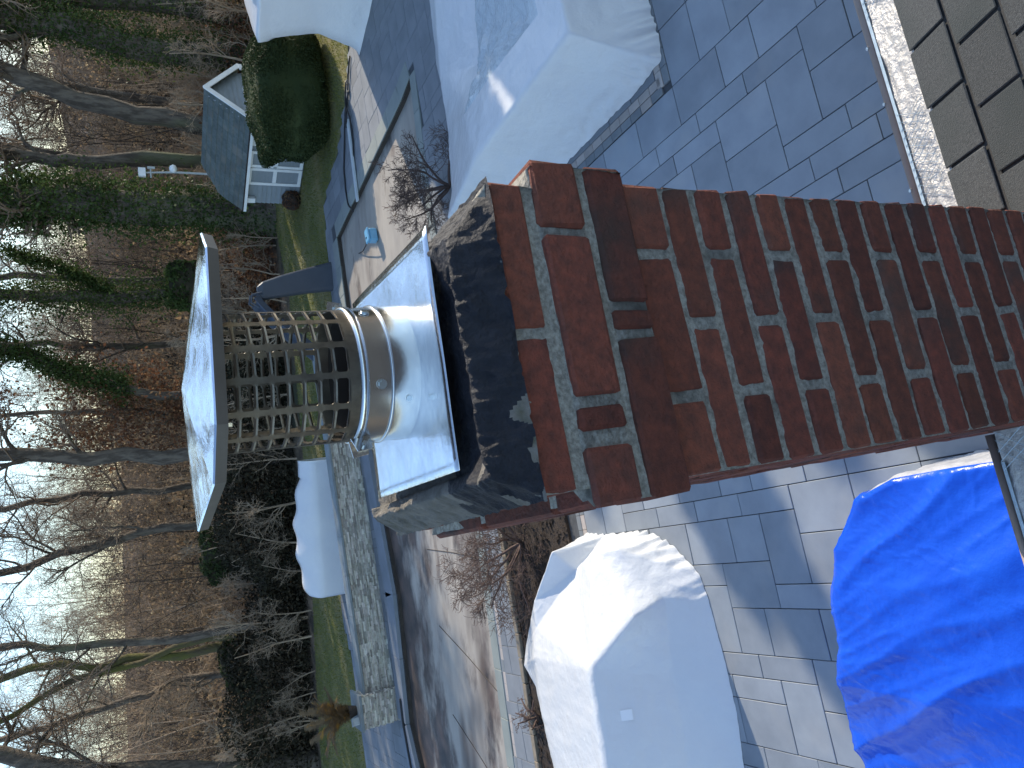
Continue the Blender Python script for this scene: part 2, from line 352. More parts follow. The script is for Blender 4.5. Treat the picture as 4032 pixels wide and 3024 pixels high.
BED = [(-9.5, 10.9), (-6.1, 11.55), (-2.6, 12.15), (1.5, 12.9), (1.9, 11.6)]          # mulch bed outline, far side
bed_poly = [tuple(h(-9.5, 10.2)[:2]), tuple(h(2.9, 10.2)[:2]), (1.6, 12.85), (-2.6, 12.1), (-6.1, 11.5), (-12, 10.4)]
UNIT = .25
def tile(a0, a1, b0, b1, skip, seed, sizes=((3, 2), (3, 2), (2, 3), (3, 2), (2, 2), (2, 3))):
    rg = random.Random(seed); na = int((a1 - a0) / UNIT); nb = int((b1 - b0) / UNIT)
    used = [[skip(h(a0 + (i + .5) * UNIT, b0 + (j + .5) * UNIT)) for j in range(nb)] for i in range(na)]; out = []
    for j in range(nb):
        for i in range(na):
            if used[i][j]: continue
            opts = list(sizes); rg.shuffle(opts); opts += [(2, 2), (3, 1), (1, 3), (2, 1), (1, 2), (1, 1)]
            for w, d in opts:
                if i + w <= na and j + d <= nb and all(not used[i + x][j + y] for x in range(w) for y in range(d)):
                    for x in range(w):
                        for y in range(d): used[i + x][j + y] = True
                    c = h(a0 + (i + w / 2) * UNIT, b0 + (j + d / 2) * UNIT)
                    out.append((c, w, d))
                    break
    return out
A0, B0 = -9.3, .68
def skip_near(c):
    a, b = ha(c)
    return (a > 4.70 and b > 5.93) or b > 9.74 or inpoly(c.x, c.y, bed_poly)
near = tile(A0, 9.6, B0, 9.7, skip_near, 3)
def skip_far(c):
    a, b = ha(c)
    if not inpoly(c.x, c.y, patio_poly) or inpoly(c.x, c.y, POOLX): return True
    if inpoly(c.x, c.y, bed_poly): return True
    if a > 4.95: return b < 6.17
    if a > 4.6: return b < 10.3
    return b < 10.3
cx_ = sum(p[0] for p in POOL) / len(POOL); cy_ = sum(p[1] for p in POOL) / len(POOL)
POOLX = [(p[0] + .3 * (1 if p[0] > cx_ else -1), p[1] + (.5 if p[1] > cy_ else -.3)) for p in POOL]
far = tile(-12.05, 13, 6.175, 26, skip_far, 5)
PM = {}
def paver_mesh(w, d, key, mat):
    k = (w, d, key)
    if k not in PM:
        g = .0045
        PM[k] = bevbox('paver', (-w * UNIT / 2 + g, w * UNIT / 2 - g, -d * UNIT / 2 + g, d * UNIT / 2 - g, -.05, 0), .004, MT[mat])
    return PM[k]
def onscreen(c):
    p = pix(c); return p is not None and -60 < p[0] < 4090 and -60 < p[1] < 3090
hidden_boxes = lambda c: (-5.2 < c.x < -2.3 and 7.0 < c.y < 10) or (c.x > 4.3 and 7.7 < c.y < 12.0 and c.x < 8) or (c.x < -1.1 and c.y < 4.0) or c.length < 3.0 or (abs(ha(c)[0] - .24 - ha(c)[1] * .16) < .1 * ha(c)[1] and ha(c)[1] < 9)
cand = [(c.length, c, w, d, 'n') for c, w, d in near] + [(c.length, c, w, d, 'f') for c, w, d in far]
vis = sorted([q for q in cand if onscreen(q[1]) and not hidden_boxes(q[1])], key=lambda q: q[0])
pick = set(id(q) for q in vis[:295])
rest = MB(); restn = MB(); prg = random.Random(9)
rotE = Matrix.Rotation(HA, 4, 'Z')
for q in cand:
    _, c, w, d, kk = q
    dz = prg.uniform(-.0025, .0025)
    if id(q) in pick:
        o = bpy.data.objects.new('paver', paver_mesh(w, d, kk, 'paver' if kk == 'n' else 'paver_far')); o.location = (c.x, c.y, dz)
        o.rotation_euler = (prg.uniform(-.003, .003), prg.uniform(-.003, .003), HA + prg.uniform(-.003, .003)); link(o, patio)
    else:
        g = .005; (restn if kk == 'n' else rest).boxm((-w * UNIT / 2 + g, w * UNIT / 2 - g, -d * UNIT / 2 + g, d * UNIT / 2 - g, -.05, dz), Matrix.Translation((c.x, c.y, 0)) @ rotE)
tag(rest.build('paver_field', MT['paver_far'], patio), kind='stuff')
tag(restn.build('paver_field', MT['paver'], patio), kind='stuff')
# border rows of small cream and grey pavers
bs = {m: bevbox('border_paver', (-.106, .106, -.055, .055, -.05, .002), .004, MT[m]) for m in ('cream', 'greyborder')}
def border(pA, pB, mat, off):
    A = Vector((*pA, 0)); B = Vector((*pB, 0)); d = (B - A); L = d.length; d.normalize(); nrm = Vector((-d.y, d.x, 0))
    n = int(L / .218)
    for i in range(n):
        c = A + d * (.218 * (i + .5)) + nrm * off
        o = bpy.data.objects.new('border_paver', bs[mat if prg.random() > .12 else ('cream' if mat != 'cream' else 'greyborder')]); o.location = c
        o.rotation_euler = (0, 0, math.atan2(d.y, d.x)); link(o, patio)
hb = lambda a, b: tuple(h(a, b)[:2])
for off, mt in ((0, 'greyborder'), (.12, 'cream')):
    border(hb(4.77, 9.8), hb(4.77, 6.02), mt, off)
    border(hb(4.80, 5.99), hb(8.0, 5.99), mt, off if off == 0 else .12)
for off, mt in ((0, 'cream'), (.12, 'greyborder')):
    border(hb(-5.2, 9.74), hb(1.2, 9.74), mt, off)
border((-7.3, 12.42), (-3.2, 12.95), 'cream', 0)

# mulch bed
mb = []; mf = []
bed = slab('mulch_bed', bed_poly, -.05, .03, MT['mulch'])
tag(bed, 'dark mulch planting bed between the patio and the pool', kind='structure')
chV = []; chF = []; k = 0
for _ in range(9000):
    x, y = RNG.uniform(-10, 2.6), RNG.uniform(8.5, 13)
    if not inpoly(x, y, bed_poly): continue
    a = RNG.uniform(0, 6.28); l = RNG.uniform(.02, .06); w = l * .4; t = RNG.uniform(-.02, .03)
    ca, sa = math.cos(a), math.sin(a); z = RNG.uniform(.03, .06)
    chV += [(x - ca * l - sa * w, y - sa * l + ca * w, z), (x - ca * l + sa * w, y - sa * l - ca * w, z + t), (x + ca * l + sa * w, y + sa * l - ca * w, z), (x + ca * l - sa * w, y + sa * l + ca * w, z + t)]
    chF.append((k, k + 1, k + 2, k + 3)); k += 4
tag(npmesh('bark_chips', chV, chF, MT['mulch'], bed), kind='stuff')
# tan stone edging of the bed (far side)
edg = [(-9.5, 10.93), (-6.1, 11.58), (-4.4, 11.86), (-2.6, 12.2), (1.6, 12.95)]
er = empty('bed_edging', (-3, 12.1, 0)); tag(er, 'tan stone edging along the pool side of the mulch bed', 'edging')
for i in range(len(edg) - 1):
    A = Vector((*edg[i], 0)); B = Vector((*edg[i + 1], 0)); d = (B - A).normalized(); n = max(1, int((B - A).length / .42)); st = (B - A).length / n
    for j in range(n):
        m = bevbox('edging_stone', (.004, st - .004, -.07, .07, -.03, .09), .012, MT['edging'], .008, prg)
        o = link(bpy.data.objects.new('edging_stone', m)); p = A + d * st * j
        o.parent = er; o.location = p - er.location; o.rotation_euler = (0, 0, math.atan2(d.y, d.x))

# ------------------------------------------------------------------ pool
pool = slab('pool', [(p[0], p[1]) for p in POOL], -.4, -.13, MT['poolcover'])
tag(pool, 'emptied pool with a pale floor streaked by brown stains', kind='structure')
# floor seams
for A, B in (((-3.4, 13.4), (-3.7, 16.6)), ((-6.0, 13.15), (-5.4, 16.2)), ((-8.2, 12.95), (-7.3, 15.8))):
    sm = MB(); A = Vector((*A, -.128)); B = Vector((*B, -.128)); sm.tube([A, (A + B) / 2 + Vector((.03, 0, 0)), B], .010, 5); sm.build('seam', MT['darkgap'], pool)
# pool side walls, dark
pw = MB()
for i in range(len(POOL)):
    A, B = POOL[i], POOL[(i + 1) % len(POOL)]
    pw.add([(A[0], A[1], -.4), (B[0], B[1], -.4), (B[0], B[1], -.012), (A[0], A[1], -.012)], [(0, 1, 2, 3)])
pw.build('pool_wall', MT['darkgap'], pool)
def coping_run(pts, width, zt, mat, side, length=.9):
    for i in range(len(pts) - 1):
        A = Vector((*pts[i], 0)); B = Vector((*pts[i + 1], 0)); d = (B - A).normalized(); L = (B - A).length; n = max(1, round(L / length)); st = L / n
        for j in range(n):
            y0, y1 = (0, width) if side > 0 else (-width, 0)
            m = bevbox('coping_stone', (.003, st - .003, y0 - .02, y1, -.05, zt), .008, MT[mat])
            o = bpy.data.objects.new('coping_stone', m); o.location = A + d * st * j; o.rotation_euler = (0, 0, math.atan2(d.y, d.x)); link(o, pool)
coping_run([(-7.2, 12.85), (-4.5, 13.2), (0, 13.9), (4.2, 14.75), (6.75, 15.0)], .3, .012, 'copgreen', -1)
coping_run([(6.75, 15.0), (6.45, 15.7), (4.71, 21.74)], .42, .012, 'copgreen', -1)
coping_run([(4.71, 21.74), (2.15, 21.25), (-3.0, 19.6)], .5, .012, 'copgreen', -1)
coping_run([(-12, 12.55), (-7.2, 12.85)], .3, .012, 'copgreen', -1)
# raised blue grey bench coping in front of the stone wall
coping_run([(-3.0, 19.6), (-5.2, 18.85), (-8.5, 18.6), (-10.2, 17.6), (-12, 15.6)], .62, .09, 'coping', -1, 2.2)
coping_run([(1.6, 21.05), (-3.0, 19.6)], .62, .088, 'coping', -1, 2.2)

# ------------------------------------------------------------------ ledgestone wall with pillar
def stone_face(mbd, A, B, z0, z1, rg, out=.0, ch=.045):
    A = Vector((*A, 0)); B = Vector((*B, 0)); d = (B - A).normalized(); L = (B - A).length; nrm = Vector((d.y, -d.x, 0))
    z = z0
    while z < z1 - .01:
        hh = min(rg.uniform(.028, .06), z1 - z); x = -rg.uniform(0, .1)
        while x < L:
            l = rg.uniform(.09, .34); xa, xb = max(0, x), min(L, x + l); p = rg.uniform(.005, .045) + out
            if xb - xa > .02:
                P = [A + d * (xa + .003), A + d * (xb - .003)]
                q = [P[0] - nrm * .12, P[1] - nrm * .12, P[1] + nrm * p, P[0] + nrm * p]
                mbd.add([(v.x, v.y, z + .002) for v in q] + [(v.x, v.y, z + hh - .002) for v in q], BOXF)
            x += l
        z += hh
wall = empty('stone_wall', (-4, 20.4, 0)); tag(wall, 'long low ledgestone wall with bluestone cap behind the pool', 'wall')
WA, WB = (-8.0, 19.62), (1.4, 22.0)
rg = random.Random(4)
wd = (Vector((*WB, 0)) - Vector((*WA, 0))).normalized(); wn2 = Vector((wd.y, -wd.x, 0)); wl = (Vector((*WB, 0)) - Vector((*WA, 0))).length
wm = Matrix.Translation((*WA, 0)) @ Matrix.Rotation(math.atan2(wd.y, wd.x), 4, 'Z')
wi = wall.matrix_world.inverted() if False else Matrix.Translation(-wall.location)
def relink(o, par):
    o.parent = par; o.matrix_parent_inverse = Matrix.Translation(-par.location); return o
b_ = MB(); b_.boxm((.0, wl, .02, .34, 0, .80), wm); relink(b_.build('core', MT['mortar']), wall)
sf = MB(); stone_face(sf, WA, WB, 0, .80, rg); o = sf.build('ledgestone_face', MT['stone']); o['kind'] = 'stuff'; relink(o, wall)
n = 9
for i in range(n):
    b_ = MB(); b_.boxm((wl * i / n + .003, wl * (i + 1) / n - .003, -.07, .40, .80, .86), wm); relink(b_.build('cap_stone', MT['stonecap']), wall)
pil = empty('stone_pillar', (-8.2, 19.5, 0)); tag(pil, 'square ledgestone pillar at the left end of the low wall', 'pillar')
pmx = Matrix.Translation((-8.62, 19.30, 0)) @ Matrix.Rotation(math.atan2(wd.y, wd.x) - .1, 4, 'Z')
b_ = MB(); b_.boxm((.02, .78, .02, .76, 0, .98), pmx); relink(b_.build('core', MT['mortar']), pil)
sf = MB(); c = [pmx @ Vector(p) for p in ((0, 0, 0), (.8, 0, 0), (.8, .78, 0), (0, .78, 0))]
for i in range(4): stone_face(sf, c[i][:2], c[(i + 1) % 4][:2], 0, .98, rg)
o = sf.build('ledgestone_face', MT['stone']); o['kind'] = 'stuff'; relink(o, pil)
b_ = MB(); b_.boxm((-.06, .86, -.06, .84, .98, 1.05), pmx); relink(b_.build('cap_stone', MT['stonecap']), pil)

# ------------------------------------------------------------------ vegetation generators
def frame(t):
    a = np.array([0, 0, 1.0]) if abs(t[2]) < .9 else np.array([1.0, 0, 0])
    u = np.cross(t, a); u /= np.linalg.norm(u) + 1e-9; return u, np.cross(t, u)
def tubes(polys):
    """polys: list of (pts Nx3, radii N, sides) -> V, F(quads)"""
    Vs = []; Fs = []; off = 0
    for P, r, s in polys:
        P = np.asarray(P, float); N = len(P)
        T = np.gradient(P, axis=0); T /= np.linalg.norm(T, axis=1, keepdims=True) + 1e-9
        u, w = frame(P[-1] - P[0] if np.linalg.norm(P[-1] - P[0]) > 1e-6 else T[0])
        u = u / (np.linalg.norm(u) + 1e-9); w = w / (np.linalg.norm(w) + 1e-9)
        a = np.arange(s) * 2 * np.pi / s
        ring = np.cos(a)[:, None] * u + np.sin(a)[:, None] * w
        V = P[:, None, :] + ring[None] * np.asarray(r)[:, None, None]
        Vs.append(V.reshape(-1, 3))
        i = np.arange(N - 1)[:, None] * s; k = np.arange(s)[None]
        q = np.stack([i + k, i + (k + 1) % s, i + s + (k + 1) % s, i + s + k], -1).reshape(-1, 4) + off
        Fs.append(q); off += N * s
    return np.concatenate(Vs), np.concatenate(Fs)
def curve_from(rng, p, d, L, n, wob, up):
    P = [np.array(p, float)]; d = np.array(d, float); d /= np.linalg.norm(d)
    for i in range(n):
        d = d + rng.normal(0, wob, 3) + np.array([0, 0, up]); d /= np.linalg.norm(d)
        P.append(P[-1] + d * L / n)
    return np.array(P)
def spread_dir(rng, d, ang):
    u, w = frame(d / np.linalg.norm(d)); a = rng.uniform(0, 2 * np.pi)
    return d / np.linalg.norm(d) * math.cos(ang) + (u * math.cos(a) + w * math.sin(a)) * math.sin(ang)
def sub(rng, P, r, L, level, maxl, limbs, twigs, cnt, up=.06, tmin=.25, sides=4):
    n = cnt[level]
    for i in range(n):
        t = rng.uniform(tmin, 1.0); k = min(int(t * (len(P) - 1)), len(P) - 2); f = t * (len(P) - 1) - k
        p = P[k] * (1 - f) + P[k + 1] * f; d = P[k + 1] - P[k]
        l = L * rng.uniform(.45, .8) * (1.15 - .5 * t); rr = max(r * .5 * (1.1 - .6 * t), .006)
        Q = curve_from(rng, p, spread_dir(rng, d, rng.uniform(.5, 1.15)), l, 6 if level < 2 else 4, .3 if level else .24, up)
        rad = np.linspace(rr, rr * .3, len(Q))
        (limbs if level == 0 else twigs).append((Q, rad, 5 if level == 0 else (4 if level == 1 else 3)))
        if level + 1 < maxl: sub(rng, Q, rr, l, level + 1, maxl, limbs, twigs, cnt, up, .2)
def trunk_path(pts, n=14, seed=0, wob=.06):
    pts = np.array(pts, float); t = np.linspace(0, len(pts) - 1, n); rng = np.random.default_rng(seed)
    P = np.array([np.interp(t, np.arange(len(pts)), pts[:, i]) for i in range(3)]).T
    P[1:-1, :2] += rng.normal(0, wob, (n - 2, 2)); return P
def leafcloud(rng, C, size, flat=0.0):
    """C (n,3) centres -> quads"""
    n = len(C); s = rng.uniform(.6, 1.3, n)[:, None] * size
    u = rng.normal(size=(n, 3)); u /= np.linalg.norm(u, axis=1, keepdims=True)
    v = np.cross(u, rng.normal(size=(n, 3))); v /= np.linalg.norm(v, axis=1, keepdims=True)
    V = np.stack([C - u * s, C - v * s * .6, C + u * s, C + v * s * .6], 1).reshape(-1, 3)
    return V, np.arange(4 * n).reshape(-1, 4)
def ivy_points(rng, P, r, n, spread, lumps=True):
    t = rng.uniform(0, 1, n) ** 1.0 * (len(P) - 1); k = np.minimum(t.astype(int), len(P) - 2); f = (t - k)[:, None]
    c = P[k] * (1 - f) + P[k + 1] * f
    a = rng.uniform(0, 2 * np.pi, n); rr = np.abs(rng.normal(0, 1, n)) * spread * .55 + r
    lump = .55 + .9 * np.maximum(0, .5 + vn(c[:, 0] * .9 + np.cos(a), c[:, 1] * .9 + np.sin(a), c[:, 2] * .9))
    rr = r + (rr - r) * lump * 1.3
    c = c + np.stack([np.cos(a) * rr, np.sin(a) * rr, rng.normal(0, .15, n)], 1)
    return c
def tree(name, label, path, r0, r1, seed, cnt=(11, 7, 7), limbL=4.0, tmin=.3, bark='bark', ivy=None, leaves=None, group=None, up=.05, extra_ivy=None, crown_mat='twig'):
    rng = np.random.default_rng(seed)
    path = np.array(path, float); dl = path[-1] - path[-2]; path = np.vstack([path, path[-1] + dl / np.linalg.norm(dl) * 5.0])
    P = trunk_path(path, 18, seed, .09)
    base = P[0].copy(); P = P - base
    root = empty(name, tuple(base)); tag(root, label, 'tree', group)
    rad = r1 + (r0 - r1) * (1 - np.linspace(0, 1, len(P))) ** .9; rad[0] *= 1.35
    limbs = []; twigs = []
    cnt = (cnt[0] + 4, cnt[1] + 2, cnt[2] + 3)
    sub(rng, P, r0 * .7, limbL, 0, 3, limbs, twigs, cnt, up, tmin)
    V, Fa = tubes([(P, rad, 9)] + limbs)
    npmesh('trunk', V, Fa, MT[bark], root, True)
    V, Fa = tubes(twigs); npmesh('crown', V, Fa, MT[crown_mat], root)
    if ivy:
        n, spr, size = ivy[:3]; lo, hi = ivy[3] if len(ivy) > 3 else (0, len(P) - 2)
        C = ivy_points(rng, P[lo:hi + 1], r0 * .8, n, spr)
        if extra_ivy:
            for pth, nn, ss in extra_ivy: C = np.concatenate([C, ivy_points(rng, trunk_path(np.array(pth) - base, 8), .05, nn, ss)])
        V, Fa = leafcloud(rng, C, size); npmesh('ivy', V, Fa, MT['ivy'], root)
    if leaves:
        n, mat, spr, size = leaves
        ends = np.array([q[0][-1] for q in twigs]); C = ends[rng.integers(0, len(ends), n)] + rng.normal(0, spr, (n, 3))
        V, Fa = leafcloud(rng, C, size); npmesh('leaves', V, Fa, MT[mat], root)
    return root
def tz(x, y): return terr(x, y) - .05
# named trees in view: ivy giants to the right, bare ones to the left
def pth(*p):
    x, y, _ = p[0]; return [(x, y, tz(x, y))] + list(p[1:])
tree('ivy_tree', 'massive ivy clad trunk just left of the small grey shed', pth((7.6, 31, 0), (7.75, 31.3, 6), (8.0, 31.8, 10), (8.2, 32, 17)), .68, .42, 11, ivy=(36000, .55, .065))
tree('bare_tree', 'bare forked tree rising behind the left half of the shed roof', pth((10.2, 32.6, 0), (9.75, 32.5, 6.4), (9.9, 32.4, 8), (9.2, 32.5, 14)), .30, .14, 12, (11, 7, 6), 4.2, .4)
tree('bare_tree', 'thick bare trunk leaning right above the shed ridge', pth((11.0, 32.0, 0), (11.3, 32, 3), (11.9, 32, 6.4), (12.9, 32, 9.5), (14, 32, 15)), .42, .2, 13, (11, 7, 6), 4.5, .45)
tree('ivy_tree', 'tall ivy clad trunk beside the right end of the shed', pth((14.4, 32.3, 0), (14.2, 32, 5), (14.8, 32, 9.5), (15.2, 32, 16)), .5, .3, 14, ivy=(20000, .42, .06))
tree('ivy_tree', 'ivy covered trunk at the far right edge behind the wrapped furniture', pth((16.3, 32.5, 0), (16.2, 32.4, 6), (15.8, 32.4, 11), (15.6, 32, 16)), .4, .2, 15, ivy=(15000, .6, .06))
tree('ivy_tree', 'ivy hung tree rising behind the right half of the chimney cap', pth((4.7, 34, 0), (4.8, 34, 5), (4.9, 34, 10), (5.0, 34, 16)), .28, .14, 16, (9, 7, 6), 4, .4, ivy=(11000, .7, .06, (3, 12)), extra_ivy=[([(5.0, 34, 6), (5.9, 33.8, 7.6), (6.6, 33.6, 9.4)], 4000, .28)])
tree('leaning_ivy_tree', 'slanting ivy wrapped tree above the middle of the chimney cap', pth((.3, 33.5, 0), (.9, 33.5, 5.2), (2.0, 33.4, 7.6), (2.9, 33.3, 10.2), (3.5, 33.2, 14)), .2, .1, 17, (9, 7, 6), 3.6, .35, ivy=(9000, .42, .06, (4, 11)))
tree('bare_tree', 'straight grey trunk passing behind the left part of the chimney cap', pth((-2.2, 31.4, 0), (-1.7, 31.6, 5), (-1.1, 32, 10), (-.9, 32, 17)), .30, .18, 18, (11, 8, 6), 4.5, .35)
tree('brown_leaf_oak', 'oak holding reddish brown dead leaves behind the chimney cap', pth((-.6, 35.5, 0), (-.3, 35.5, 3), (.2, 35.4, 6), (.4, 35.4, 9)), .16, .06, 19, (14, 8, 6), 3.8, .12, leaves=(9000, 'brownleaf', .28, .085))
tree('bare_tree', 'slender dark tree left of the cap with a bent top', pth((-9.0, 31.5, 0), (-8.7, 31.6, 4), (-8.2, 31.8, 8), (-7.7, 32, 10.4), (-8.2, 32, 15)), .17, .09, 20, (14, 8, 6), 3.8, .3)
tree('mossy_tree', 'two stemmed tree with yellow green moss on its lower trunk', pth((-9.6, 33.4, 0), (-9.9, 33.6, 4), (-9.6, 33.8, 7.2), (-9.4, 34, 11), (-9.2, 34, 16)), .2, .1, 21, (13, 8, 6), 3.8, .35, bark='barkmoss')
tree('bare_tree', 'mossy leaning stem crossing the two stemmed tree', pth((-9.4, 33.2, 0), (-9.5, 33.4, 4), (-10.1, 33.6, 8), (-11, 33.8, 11.5), (-11.6, 34, 15)), .14, .08, 22, (10, 8, 6), 3.2, .35, bark='barkmoss')
tree('bare_tree', 'heavy curved trunk at the far left edge of the woods', pth((-14.5, 31, 0), (-13.8, 31.2, 4), (-12.7, 31.5, 8), (-11.4, 32, 10.6), (-10.2, 32, 14)), .36, .22, 23, (12, 8, 6), 4.5, .35)
tree('bare_tree', 'wide spreading bare tree between the cap and the slender dark tree', pth((-5.0, 35, 0), (-4.9, 35, 5), (-5.5, 35, 9), (-5.9, 35, 14)), .2, .1, 24, (15, 9, 6), 4.4, .25)
tree('bare_tree', 'pale multi branched tree low at the left behind the lawn', pth((-12.0, 36, 0), (-11.8, 36, 4), (-12.2, 36, 8), (-12.4, 36, 12)), .18, .08, 25, (16, 9, 6), 4.0, .15, crown_mat='twigpale')
tree('bare_tree', 'bare tree with fanned twigs left of the straight grey trunk', pth((-3.6, 37, 0), (-3.5, 37, 5), (-3.2, 37, 9), (-3.4, 37, 13)), .18, .08, 26, (16, 9, 6), 4.2, .2)
tree('bare_tree', 'fine twigged bare tree over the right half of the chimney cap', pth((3.0, 38, 0), (3.1, 38, 5), (3.4, 38, 9), (3.2, 38, 13)), .18, .08, 27, (16, 9, 6), 4.2, .2)
tree('bare_tree', 'fine twigged bare tree between the ivy giant and the cap', pth((6.3, 39, 0), (6.2, 39, 6), (6.4, 39, 10), (6.2, 39, 14)), .2, .08, 28, (15, 9, 6), 4.4, .25)
tree('bare_tree', 'bare tree filling the gap right of the leaning trunk', pth((14.8, 39, 0), (14.9, 39, 6), (15.6, 39, 10), (15.4, 39, 15)), .22, .1, 29, (15, 9, 6), 4.6, .25)
tree('bare_tree', 'bare tree seen through the fork behind the shed roof', pth((12.6, 41, 0), (12.4, 41, 6), (12.9, 41, 11), (12.6, 41, 15)), .22, .1, 30, (15, 9, 6), 4.6, .25)

# distant woods and thickets: masses nobody could count
def sapling(seed, hgt, n=(7, 5, 4)):
    rng = np.random.default_rng(seed); P = curve_from(rng, (0, 0, 0), (rng.normal(0, .1), rng.normal(0, .1), 1), hgt, 6, .08, .05)
    l = []; t = []; sub(rng, P, .05, hgt * .5, 0, 3, l, t, n, .05, .1)
    return tubes([(P, np.linspace(.045, .012, len(P)), 4)] + [(q[0], q[1], 3) for q in l] + t)
def scatter(protos, spots, name, mat, seed, label, cat, scale=(.7, 1.3)):
    rng = np.random.default_rng(seed); Vs = []; Fs = []; off = 0
    for (x, y, z) in spots:
        V, Fa = protos[rng.integers(len(protos))]; a = rng.uniform(0, 6.28); s = rng.uniform(*scale)
        Rm = np.array([[math.cos(a), -math.sin(a), 0], [math.sin(a), math.cos(a), 0], [0, 0, 1]]) * s
        Vs.append(V @ Rm.T + (x, y, z)); Fs.append(Fa + off); off += len(V)
    return tag(npmesh(name, np.concatenate(Vs), np.concatenate(Fs), MT[mat]), label, cat, kind='stuff')
SP = [sapling(s, 6.0) for s in range(100, 106)]
spots = []
rg2 = np.random.default_rng(31)
for _ in range(420):
    y = rg2.uniform(36, 90); x = rg2.uniform(-.62 * y, .66 * y); spots.append((x, y, tz(x, y)))
scatter(SP, spots, 'distant_wood', 'twigpale', 5, 'far bare woodland of thin grey brown stems', 'woodland', (.7, 1.25))
spots = []
for _ in range(430):
    y = rg2.uniform(44, 110); x = rg2.uniform(-.64 * y, .68 * y); spots.append((x, y, tz(x, y)))
TP = [sapling(s, 10.0, (11, 8, 6)) for s in range(120, 126)]
scatter(TP, spots, 'distant_wood', 'twig', 15, 'tall thin bare trees massed along the skyline', 'woodland', (.5, 1.15))
SB = [sapling(s, 2.6, (9, 6, 4)) for s in range(200, 205)]
spots = []
for _ in range(300):
    y = rg2.uniform(29.8, 38); x = rg2.uniform(-18, 22)
    if 5.0 < x < 11.5 and y < 30.5: continue
    spots.append((x, y, tz(x, y)))
scatter(SB, spots, 'thicket', 'twigpale', 6, 'tangled leafless thicket along the back of the lawn', 'thicket', (.6, 1.5))
# dry leaves caught all through the far thickets
n = 110000
y = rg2.uniform(36, 72, n); x = rg2.uniform(-.62, .66, n) * y
top = (2.0 + 2.2 * vn(x * .16, y * .1, 2) + .6) * np.clip((82 - y) / 40, .25, 1)
z = terrv(x, y) + rg2.uniform(0, 1, n) ** 1.3 * np.maximum(top, .8)
V, Fa = leafcloud(rg2, np.stack([x, y, z], 1), .14)
tag(npmesh('dry_foliage', V, Fa, MT['tanleaf']), 'tan dry leaves hanging through the far thicket', 'foliage', kind='stuff')
# clumps of dry foliage of uneven height that break the skyline
cl = []
for _ in range(330):
    yy_ = rg2.uniform(40, 100); xx_ = rg2.uniform(-.62, .66) * yy_; hh_ = rg2.uniform(1.5, 6.5); m_ = int(260 * hh_ / 3)
    d_ = rg2.normal(0, 1, (m_, 3)) * (.9 + .25 * hh_, .9, hh_ * .28)
    cl.append(np.stack([xx_ + d_[:, 0], yy_ + d_[:, 1], terr(xx_, yy_) + hh_ * .55 + d_[:, 2]], 1))
V, Fa = leafcloud(rg2, np.concatenate(cl), .075)
tag(npmesh('dry_foliage', V, Fa, MT['tanleaf']), 'uneven clumps of dry foliage along the wooded skyline', 'foliage', kind='stuff')
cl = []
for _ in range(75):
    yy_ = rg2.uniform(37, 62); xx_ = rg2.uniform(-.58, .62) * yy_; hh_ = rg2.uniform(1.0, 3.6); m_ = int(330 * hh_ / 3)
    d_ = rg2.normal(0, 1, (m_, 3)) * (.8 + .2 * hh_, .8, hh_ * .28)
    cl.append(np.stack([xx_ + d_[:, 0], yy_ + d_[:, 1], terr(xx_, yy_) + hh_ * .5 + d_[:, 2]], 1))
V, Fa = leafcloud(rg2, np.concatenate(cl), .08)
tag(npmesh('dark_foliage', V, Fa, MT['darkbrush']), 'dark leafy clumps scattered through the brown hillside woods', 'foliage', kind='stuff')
spots = []
for _ in range(170):
    y = rg2.uniform(35, 66); x = rg2.uniform(-.6 * y, .64 * y); spots.append((x, y, tz(x, y)))
scatter([sapling(s_, 7.5, (9, 6, 5)) for s_ in range(140, 145)], spots, 'dark_saplings', 'barkdark', 17, 'dark thin saplings standing all over the hillside', 'woodland', (.6, 1.2))
# dark evergreen underbrush in shade on the left
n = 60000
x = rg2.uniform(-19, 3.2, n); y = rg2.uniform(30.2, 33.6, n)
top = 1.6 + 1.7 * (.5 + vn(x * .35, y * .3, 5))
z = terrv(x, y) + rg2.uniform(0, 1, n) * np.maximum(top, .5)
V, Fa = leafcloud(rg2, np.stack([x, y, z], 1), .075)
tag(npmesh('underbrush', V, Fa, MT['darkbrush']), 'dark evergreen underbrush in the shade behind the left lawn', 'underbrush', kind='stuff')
n = 16000
x = rg2.uniform(3.2, 22, n); y = rg2.uniform(31.0, 34, n)
top = .9 + 1.4 * (.5 + vn(x * .5, y * .4, 8))
z = terrv(x, y) + rg2.uniform(0, 1, n) * np.maximum(top, .3)
V, Fa = leafcloud(rg2, np.stack([x, y, z], 1), .075)
tag(npmesh('brush', V, Fa, MT['brownleaf']), 'brown leafy brush around the foot of the right hand trees', 'brush', kind='stuff')
